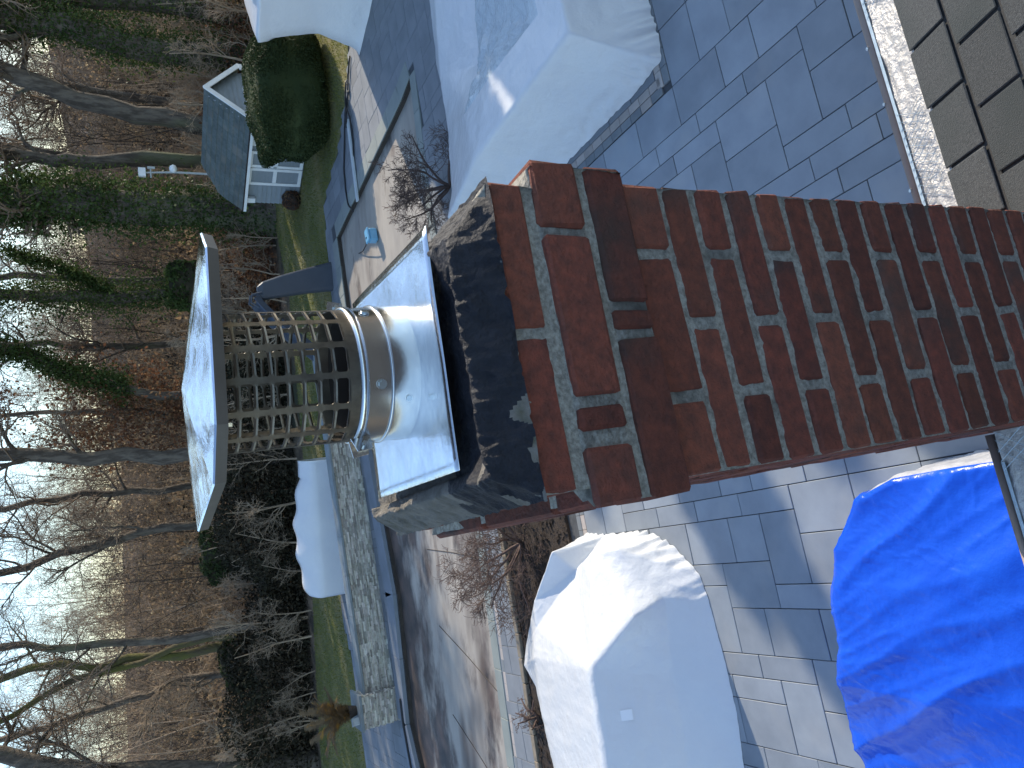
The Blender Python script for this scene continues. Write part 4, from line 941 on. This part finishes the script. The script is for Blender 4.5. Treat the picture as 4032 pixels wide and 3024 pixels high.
b_ = MB(); b_.tube([(-.05, 0, .3), (-.05, .4, .2), (.1, 1.0, .1), (.35, 1.6, .02)], .014, 6); b_.build('cord', MT['blackrub'], bx)
b_ = MB(); b_.tube(sag([(-7.9, 18.85, .11), (-8.6, 18.75, .11), (-9.6, 18.35, .11)], 16, 5, .02), .03, 7); o = b_.build('drain_hose', MT['blackrub'], None, True)
tag(o, 'short black drain hose lying on the grey coping left of the pillar', 'hose')

# potted dead fern on the pillar
fern = empty('potted_fern', (-8.25, 19.72, 1.05)); tag(fern, 'dead brown fern in a dark pot on top of the stone pillar', 'potted plant')
v, f = lathe([(.12, 0), (.17, .18), (.18, .22), (.15, .22), (.14, .17), (.01, .16)], 20); mk('pot', v, f, MT['barkdark'], fern, True)
rgf = np.random.default_rng(77)
for i in range(22):
    a = 2 * math.pi * i / 22 + rgf.uniform(-.2, .2); P = curve_from(rgf, (0, 0, .2), (math.cos(a) * .6, math.sin(a) * .6, 1.5), rgf.uniform(.95, 1.4), 9, .1, -.12)
    V = []; Fq = []
    for k in range(1, len(P)):
        t = P[k] - P[k - 1]; sd_ = np.cross(t, (0, 0, 1)); sd_ /= np.linalg.norm(sd_) + 1e-6
        for s in (-1, 1):
            for q_ in range(3):
                p = P[k - 1] + t * q_ * .33; l = .24 * (1 - .6 * k / len(P)) * rgf.uniform(.8, 1.2); tip = p + sd_ * s * l + t * .7 + np.array([0, 0, -.05])
                o_ = len(V); V += [tuple(p), tuple(p + t * .45), tuple(tip)]; Fq.append((o_, o_ + 1, o_ + 2))
    Vt, Ft = tubes([(P, np.linspace(.008, .003, len(P)), 3)]); o_ = len(V); V += [tuple(p) for p in Vt]; Fq += [tuple(int(i_) + o_ for i_ in q_) for q_ in Ft]
    mk('frond', V, Fq, MT['frond'], fern)
lt = empty('wall_lamp_box', (-8.45, 19.5, 1.05)); tag(lt, 'small pale grey fixture beside the dead fern on the pillar', 'fixture')
lt.rotation_euler = (0, 0, .5)
link(bpy.data.objects.new('body', bevbox('body', (-.09, .09, -.07, .07, 0, .16), .015, MT['greyplastic'])), lt); link(bpy.data.objects.new('cap', bevbox('cap', (-.10, .10, -.08, .08, .162, .19), .008, MT['greyplastic'])), lt)

# ------------------------------------------------------------------ house roof edge
PT = R(20); ZG, BG = 4.0, 1.17
def rp(a, s, up=0.0):                                     # point on the roof: a along the eave, s up the slope
    return h(a, BG - s * math.cos(PT) - up * math.sin(PT) * -1, ZG + s * math.sin(PT) + up * math.cos(PT))
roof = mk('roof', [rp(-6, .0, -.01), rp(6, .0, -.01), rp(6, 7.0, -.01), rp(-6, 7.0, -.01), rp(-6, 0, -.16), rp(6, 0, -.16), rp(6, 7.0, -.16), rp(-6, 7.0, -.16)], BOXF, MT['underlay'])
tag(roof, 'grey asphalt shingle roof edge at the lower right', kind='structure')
EX, TW = .1485, .1735
sh_cache = []
for i in range(5):
    sh_cache.append(bevbox('shingle', (-TW / 2 + .0045, TW / 2 - .0045, 0, .134, 0, .0055), .0022, MT['shingle'], .0012, prg))
smx = Matrix((E1, (-E2 * math.cos(PT) + Vector((0, 0, math.sin(PT)))), (E2 * math.sin(PT) + Vector((0, 0, math.cos(PT)))))).transposed().to_4x4()
for r_ in range(8):
    s = .122 + r_ * EX
    for i in range(-4, 14):
        a = .879 + TW * (i - 5) + (TW / 2 if r_ % 2 == 0 else 0) + (0 if r_ % 2 else 0)
        if .0 < a < .47 and s < .9: continue
        o = bpy.data.objects.new('shingle', sh_cache[prg.randrange(5)]); mm = smx.copy(); mm.translation = rp(a, s, prg.uniform(.003, .006)); o.matrix_world = mm; link(o, roof)
    # lapped upper sheet of the course, a little lower than the tabs
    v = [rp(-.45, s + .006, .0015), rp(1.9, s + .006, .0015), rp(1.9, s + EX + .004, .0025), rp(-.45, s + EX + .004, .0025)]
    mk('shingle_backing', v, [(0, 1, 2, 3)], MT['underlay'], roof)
# crinkled membrane strip between drip edge and first course
nu, nv = 300, 18; mv = []
for i in range(nu + 1):
    a = -2.2 + 4.6 * i / nu
    for j in range(nv + 1):
        s = .004 + .128 * j / nv + (.006 * noise.noise(Vector((a * 12, 0, 0))) if j == nv else 0)
        up = .003 + .004 * noise.noise(Vector((a * 16, s * 40, 1))) + .003 * noise.noise(Vector((a * 45, s * 60, 4)))
        mv.append(rp(a, s, up))
mfx = [(i * (nv + 1) + j, (i + 1) * (nv + 1) + j, (i + 1) * (nv + 1) + j + 1, i * (nv + 1) + j + 1) for i in range(nu) for j in range(nv) if not (.03 < -2.2 + 4.6 * i / nu < .43)]
mk('membrane', mv, mfx, MT['membrane'], roof, True)
# diamond scrim pressed into the membrane
scr = MB()
for i in range(-90, 100):
    for sgn in (1, -1):
        a0 = i * .024; 
        if .0 < a0 < .46 or abs(a0) > 2: continue
        if noise.noise(Vector((a0 * 2.3, 5, 0))) < -.12: continue
        pts = [rp(a0 + sgn * .055 * t - sgn * .0275, .006 + .10 * t, .0085) for t in (0, .5, 1)]
        scr.tube(pts, .0007, 3, False)
o = scr.build('scrim', MT['film'], roof); o['kind'] = 'stuff'
fl = MB()
for i in range(60):
    a = -2.2 + 4.6 * i / 60; b2 = -2.2 + 4.6 * (i + 1) / 60
    if -.1 < a < .44: continue
    fl.add([rp(a, -.001, .004), rp(b2, -.001, .004), rp(b2, .016, .008), rp(a, .016, .008)], [(0, 1, 2, 3)])
fl.build('film_edge', MT['film'], roof, True)
for a0, a1 in ((-6, .02), (.45, 6)):
    b_ = MB(); b_.tube([rp(a0, -.016, -.003), rp((a0 + a1) / 2, -.016, -.003), rp(a1, -.016, -.003)], .0135, 12); b_.build('drip_edge', MT['bar'], roof, True)
for a in (1.17, .99, .72, -.35, -.62):
    b_ = MB(); b_.tube([rp(a, -.02, .004), rp(a, -.02, .014)], .005, 8); b_.build('screw', MT['screw'], roof)
wallb = MB()
wallb.add([h(a, b, z) for z in (-.3, 3.9) for a, b in ((-6, .9), (6, .9), (6, -5), (-6, -5))], [(0, 1, 5, 4), (1, 2, 6, 5), (2, 3, 7, 6), (3, 0, 4, 7)])
tag(wallb.build('house_wall', MT['housewall']), 'pale house wall below the roof edge', kind='structure')

# ------------------------------------------------------------------ chimney
CX, CY, CZ = .2365, 1.05, 3.55
ch = empty('brick_chimney', tuple(h(CX, CY, CZ)), HA); tag(ch, 'red brick chimney with a corbelled top standing at the roof edge', 'chimney')
YF = .778; YB = 1.325
brg = random.Random(12); bcache = {}
def brick(a0, a1, b0, b1, z0, z1):
    dx, dy, dz = round(a1 - a0, 3), round(b1 - b0, 3), round(z1 - z0, 3); k = (dx, dy, dz, brg.randrange(3))
    if k not in bcache: bcache[k] = bevbox('brick', (-dx / 2, dx / 2, -dy / 2, dy / 2, -dz / 2, dz / 2), .0045, MT['brick'], .0017, brg)
    o = bpy.data.objects.new('brick', bcache[k]); o.location = ((a0 + a1) / 2 - CX + brg.uniform(-.0015, .0015), (b0 + b1) / 2 - CY + brg.uniform(-.002, .002), (z0 + z1) / 2 - CZ)
    o.rotation_euler = [brg.uniform(-.007, .007) for _ in range(3)]; link(o, ch)
def course(a0, a1, b0, b1, z0, z1, fr, kind):
    """fr: list of (t0, t1) from the right end along the front face"""
    W = a1 - a0; dpt = .098
    for t0, t1 in fr: brick(a1 - W * t1, a1 - W * t0, b0, b0 + dpt, z0, z1)
    # sides and back
    ys = b0 + dpt + .011; n = 2 if kind else 3
    ends = [ys + (b1 - ys) * i / n for i in range(n + 1)] if kind else [ys, ys + (b1 - ys) * .25, ys + (b1 - ys) * .7, b1]
    for i in range(len(ends) - 1):
        brick(a0, a0 + .098, ends[i], ends[i + 1] - .011, z0, z1); brick(a1 - .098, a1, ends[i], ends[i + 1] - .011, z0, z1)
    for i in range(1): brick(a0 + .109, a1 - .109, b1 - .1, b1 - .011, z0, z1)
j = .0145
course(.030, .432, .770, 1.30, 5.507 + j, 5.571, [(0, .487), (.515, 1)], 0)
course(.010, .466, .764, 1.335, 5.421 + j, 5.505, [(0, .205), (.235, .705), (.735, .80), (.845, 1)], 1)
course(.009, .463, .765, 1.335, 5.357, 5.421 - .001, [(0, .43), (.455, .515), (.54, 1)], 0)
zt = 5.355; k = 0
tops = [5.355, 5.280, 5.2165, 5.1545]
while tops[-1] > 3.62: tops.append(tops[-1] - .0622)
for k in range(len(tops) - 1):
    fr = [(0, .230), (.268, .730), (.768, 1)] if k % 2 == 0 else [(0, .482), (.518, 1)]
    course(.027, .446, YF, YB, tops[k + 1] + j * (1 if k else .6), tops[k], fr, k % 2)
# mortar: one lumpy body just behind the brick faces
def mortar_box(name, a0, a1, b0, b1, z0, z1, nz, rec=.005):
    """closed lumpy box with dense side faces"""
    V = []; Fm = []; per = []
    def ring(z):
        out = []
        for (pA, pB, n) in (((a0, b0), (a1, b0), 46), ((a1, b0), (a1, b1), 30), ((a1, b1), (a0, b1), 12), ((a0, b1), (a0, b0), 30)):
            for i in range(n):
                t = i / n; a = pA[0] + (pB[0] - pA[0]) * t; b = pA[1] + (pB[1] - pA[1]) * t
                nx_, ny_ = (pB[1] - pA[1]), -(pB[0] - pA[0]); l = math.hypot(nx_, ny_); d = -rec + .0022 * noise.noise(Vector((a * 90, b * 90, z * 90))) + .0022 * noise.noise(Vector((a * 25, b * 25, z * 25)))
                d = min(d, -.0018)
                out.append((a + nx_ / l * d - CX, b + ny_ / l * d - CY, z - CZ))
        return out
    for i in range(nz + 1): V += ring(z0 + (z1 - z0) * i / nz)
    n = len(V) // (nz + 1)
    Fm = [(i * n + k, i * n + (k + 1) % n, (i + 1) * n + (k + 1) % n, (i + 1) * n + k) for i in range(nz) for k in range(n)] + [tuple(range(nz * n, nz * n + n))]
    mk(name, V, Fm, MT['mortar'], ch, True)
mortar_box('mortar', .027, .446, YF, YB, 3.56, 5.362, 170)
mortar_box('mortar',   .010, .465, .7645, 1.335, 5.359, 5.505, 18, .008)
mortar_box('mortar', .032, .430, .770, 1.30, 5.50, 5.574, 9, .004)
# black painted crown
NA, NB = 180, 200; cv = []; a0, a1, b0, b1 = .026, .436, .762, 1.31
for jx in range(NB + 1):
    for ix in range(NA + 1):
        a = a0 + (a1 - a0) * ix / NA; b = b0 + (b1 - b0) * jx / NB
        de = min(a - a0, (a1 - a) * .55, (b - b0) * 1.0, b1 - b)
        n1_ = noise.noise(Vector((a * 22, b * 22, 0))); n2_ = noise.noise(Vector((a * 75, b * 75, 2))); n3_ = 1 - abs(noise.noise(Vector((a * 45, b * 30, 7)))) * 2
        # chipped, rounded outline
        inset = .006 * noise.noise(Vector((a * 30, b * 30, 9))) + .004 * noise.noise(Vector((a * 95, b * 95, 5)))
        up = .055 * min(1, max(0, (de + inset) / .036))
        if de > .036: up -= min(.020, (de - .036) * .55)
        up = min(up, .036) if (b > .86 and a > .08) else up
        up += .0035 * n1_ + .0018 * n2_ + .0016 * max(0, n3_) if de > 0 else 0
        corner = max(0, 1 - math.hypot(a - a1, b - b0) / .11); up -= .02 * corner ** 1.5
        cornl = max(0, 1 - math.hypot(a - a0, b - b0) / .07); up -= .015 * cornl
        cv.append((a - CX + .003 * n2_ * (de <= 0), b - CY + .004 * n1_ * (de <= 0), 5.5725 + max(0, up) - CZ))
cf = [(jx * (NA + 1) + ix, jx * (NA + 1) + ix + 1, (jx + 1) * (NA + 1) + ix + 1, (jx + 1) * (NA + 1) + ix) for jx in range(NB) for ix in range(NA)]
crown = mk('crown', cv, cf, MT['tar'], ch, True)
crown.data.materials.append(MT['cement'])
for p in crown.data.polygons:
    c = p.center; a, b = c.x + CX, c.y + CY
    m_ = noise.noise(Vector((a * 26, b * 26, 4)))
    if (a < .10 and b > .93 + .05 * m_) or (a < .085 and b < .83 and m_ > .05) or (a < .17 and b < .79 and m_ > .12): p.material_index = 1
# crown skirt closing it down to the bricks
# ------------------------------------------------------------------ chimney cap: pan, pipe, mesh, hood
PX, PY, PZ = .259, 1.043, 5.632
cap = empty('chimney_cap', tuple(h(PX, PY, PZ)), HA); tag(cap, 'stainless steel chimney cap with square pan, round mesh and peaked hood', 'chimney cap')
pan = meshdata('pan', [(-.175, -.178, -.002), (.150, -.19, -.006), (.168, .165, 0), (-.170, .165, .002)], [(0, 1, 2, 3)], MT['steel_pan'])
po = link(bpy.data.objects.new('pan', pan), cap)
bm = bmesh.new(); bm.from_mesh(pan); bmesh.ops.subdivide_edges(bm, edges=list(bm.edges), cuts=20, use_grid_fill=True)
for v in bm.verts: v.co.z += .0022 * noise.noise(Vector((v.co.x * 9, v.co.y * 9, 3)))
bm.to_mesh(pan); bm.free()
pan.polygons.foreach_set('use_smooth', [True] * len(pan.polygons))
so = po.modifiers.new('thickness', 'SOLIDIFY'); so.thickness = .0012
v, f = lathe([(.1005, -.007), (.0992, .034), (.0945, .034), (.0945, .0)], 96); mk('sleeve', v, f[:96], MT['steel'], cap, True)
v, f = lathe([(.0992, .034), (.1008, .0345), (.1014, .0365), (.1008, .0385), (.0985, .039)], 96); mk('rolled_bead', v, f, MT['steel'], cap, True)
v, f = lathe([(.0985, .039), (.0975, .079)], 96); mk('pipe', v, f, MT['steel'], cap, True)
v, f = lathe([(.0945, -.007), (.0945, .079)], 64); mk('liner', v, f, MT['darkgap'], cap, True)
v, f = lathe([(.0976, .069), (.0994, .0695), (.0998, .075), (.0994, .0805), (.0962, .081)], 72)
band = mk('clamp_band', v, f, MT['steel'], cap, True)
for a in (100 + 90, 15):                                   # crimped ears of the band
    aa = R(a); ear = MB(); c = Vector((math.cos(aa), math.sin(aa), 0)); t = Vector((-math.sin(aa), math.cos(aa), 0))
    for s in (-1, 1):
        ear.add([c * .099 + t * s * .004 + uz * .058, c * .118 + t * s * .010 + uz * .060, c * .121 + t * s * .013 + uz * .082, c * .099 + t * s * .005 + uz * .087,
                 c * .099 + t * s * .0065 + uz * .058, c * .118 + t * s * .0125 + uz * .060, c * .121 + t * s * .0155 + uz * .082, c * .099 + t * s * .0075 + uz * .087], BOXF)
    ear.build('clamp_ear', MT['steel'], cap)
    ear = MB(); ear.tube([c * .110 - t * .018 + uz * .071, c * .110 + t * .018 + uz * .071], .003, 8); ear.build('clamp_bolt', MT['screw'], cap)
for aa, zz in ((248, .053), (235, .014), (318, .055), (170, .05)):
    c = Vector((math.cos(R(aa)), math.sin(R(aa)), 0)); b_ = MB(); b_.tube([c * .097 + uz * zz, c * .1015 + uz * zz], [.0052, .0048], 6); b_.tube([c * .0985 + uz * zz, c * .0995 + uz * zz], .0072, 12); b_.build('screw', MT['screw'], cap)
# perforated mesh cylinder: bars with rounded rectangular holes
NC, NRW = 14, 8; ZB, ZT = .084, .260; RC = .0955
mesh_v = []; mesh_f = []
du = 2 * math.pi / NC; dz = (ZT - ZB - .014) / NRW
def cyl(u, z): return (RC * math.cos(u), RC * math.sin(u), z)
vid = {}
def vv(u, z):
    k = (round((u % (2 * math.pi)) * 2e4), round(z * 1e6))
    if k not in vid: vid[k] = len(mesh_v); mesh_v.append(cyl(u, z))
    return vid[k]
hu, hz_ = du * .405, dz * .385
def hole(cx_h, cz_h):
    ring = []; n = 4; ru, rz_ = du * .11, dz * .13
    for sx, sy, a0 in ((1, 1, 0), (-1, 1, 90), (-1, -1, 180), (1, -1, 270)):
        for i in range(n):
            a = R(a0 + 90 * i / (n - 1)); ring.append((cx_h + sx * (hu - ru) + ru * math.cos(a), cz_h + sy * (hz_ - rz_) + rz_ * math.sin(a)))
    return ring
for r_ in range(NRW):
    for c_ in range(NC):
        cu = du * (c_ + .5); cz_ = ZB + .010 + dz * (r_ + .5); rg_ = hole(cu, cz_)
        # outer square sampled at matching directions
        out = []
        for (u, z) in rg_:
            x, y = (u - cu) / (du / 2), (z - cz_) / (dz / 2); m_ = max(abs(x) / 1, abs(y) / 1); out.append((cu + (u - cu) / m_, cz_ + (z - cz_) / m_))
        corners = {3: (1, 1), 7: (-1, 1), 11: (-1, -1), 15: (1, -1)}
        n = 16
        for i in range(n):
            i2 = (i + 1) % n
            if i % 4 == 3 or True:
                mesh_f.append((vv(*rg_[i]), vv(*out[i]), vv(*out[i2]), vv(*rg_[i2])))
        for q_, (sx, sy) in ((0, (1, 1)), (4, (-1, 1)), (8, (-1, -1)), (12, (1, -1))):
            pass
        # corner fills: the outer path between samples 0-3 of each corner passes the square corner
        for base_, (sx, sy) in ((0, (1, 1)), (4, (-1, 1)), (8, (-1, -1)), (12, (1, -1))):
            A_, B_ = out[base_ + 1], out[base_ + 2]; Cn = (cu + sx * du / 2, cz_ + sy * dz / 2)
            mesh_f.append((vv(*A_), vv(*Cn), vv(*B_)))
for z0_, z1_ in ((ZB - .008, ZB + .010), (ZT - .004, ZT + .006)):
    n = NC * 6
    for i in range(n):
        mesh_f.append((vv(2 * math.pi * i / n, z0_), vv(2 * math.pi * (i + 1) / n, z0_), vv(2 * math.pi * (i + 1) / n, z1_), vv(2 * math.pi * i / n, z1_)))
mesh_f = [q_ for q_ in mesh_f if len(set(q_)) == len(q_)]
cg = mk('mesh_cage', mesh_v, mesh_f, MT['cage'], cap)
so = cg.modifiers.new('thickness', 'SOLIDIFY'); so.thickness = .0013
# hood
hz0 = 5.905 - PZ
hood = empty('hood', (-.004, .003, hz0)); hood.parent = cap; hood.rotation_euler = (R(.6), R(3.4), .135)
s1, s2, c_ = .163, .175, .052
rim = [(s1, -s2 + c_), (s1, s2 - c_), (s1 - c_, s2), (-s1 + c_, s2), (-s1, s2 - c_), (-s1, -s2 + c_), (-s1 + c_, -s2), (s1 - c_, -s2)]
V = [(0, 0, .021)]; Fh = []; NS, NT = 8, 9; NRM = 8 * NS
for t_ in range(1, NT + 1):
    for i in range(8):
        A_, B_ = rim[i], rim[(i + 1) % 8]
        for k_ in range(NS):
            u_ = k_ / NS; x, y = A_[0] + (B_[0] - A_[0]) * u_, A_[1] + (B_[1] - A_[1]) * u_; f_ = t_ / NT
            V.append((x * f_, y * f_, .021 * (1 - f_) + .0011 * noise.noise(Vector((x * f_ * 13, y * f_ * 13, 1))) + .0006 * noise.noise(Vector((x * f_ * 34, y * f_ * 34, 6)))))
for k_ in range(NRM): V.append((V[1 + (NT - 1) * NRM + k_][0] * 1.01, V[1 + (NT - 1) * NRM + k_][1] * 1.01, -.002))
Fh = [(0, 1 + k_, 1 + (k_ + 1) % NRM) for k_ in range(NRM)] + [(1 + t_ * NRM + k_, 1 + (t_ + 1) * NRM + k_, 1 + (t_ + 1) * NRM + (k_ + 1) % NRM, 1 + t_ * NRM + (k_ + 1) % NRM) for t_ in range(NT) for k_ in range(NRM)]
lipv = [(x * 1.008, y * 1.008, -.002) for x, y in rim] + [(x * .995, y * .995, -.0145) for x, y in rim] + [(x * .95, y * .95, -.0145) for x, y in rim]
lip = mk('hood_lip', lipv, [(i + 8 * r_, 8 + i + 8 * r_, 8 + (i + 1) % 8 + 8 * r_, (i + 1) % 8 + 8 * r_) for r_ in range(2) for i in range(8)], MT['hood_lip'], hood)
top = mk('hood_sheet', V, Fh, MT['steel_hood'], hood)
for i, a in enumerate((45, 135, 225, 315)):
    c = Vector((math.cos(R(a)), math.sin(R(a)), 0)); b_ = MB(); b_.tube([c * .0965 + uz * .245, c * .0955 + uz * .262], .005, 6); b_.build('hood_strap', MT['steel'], cap)
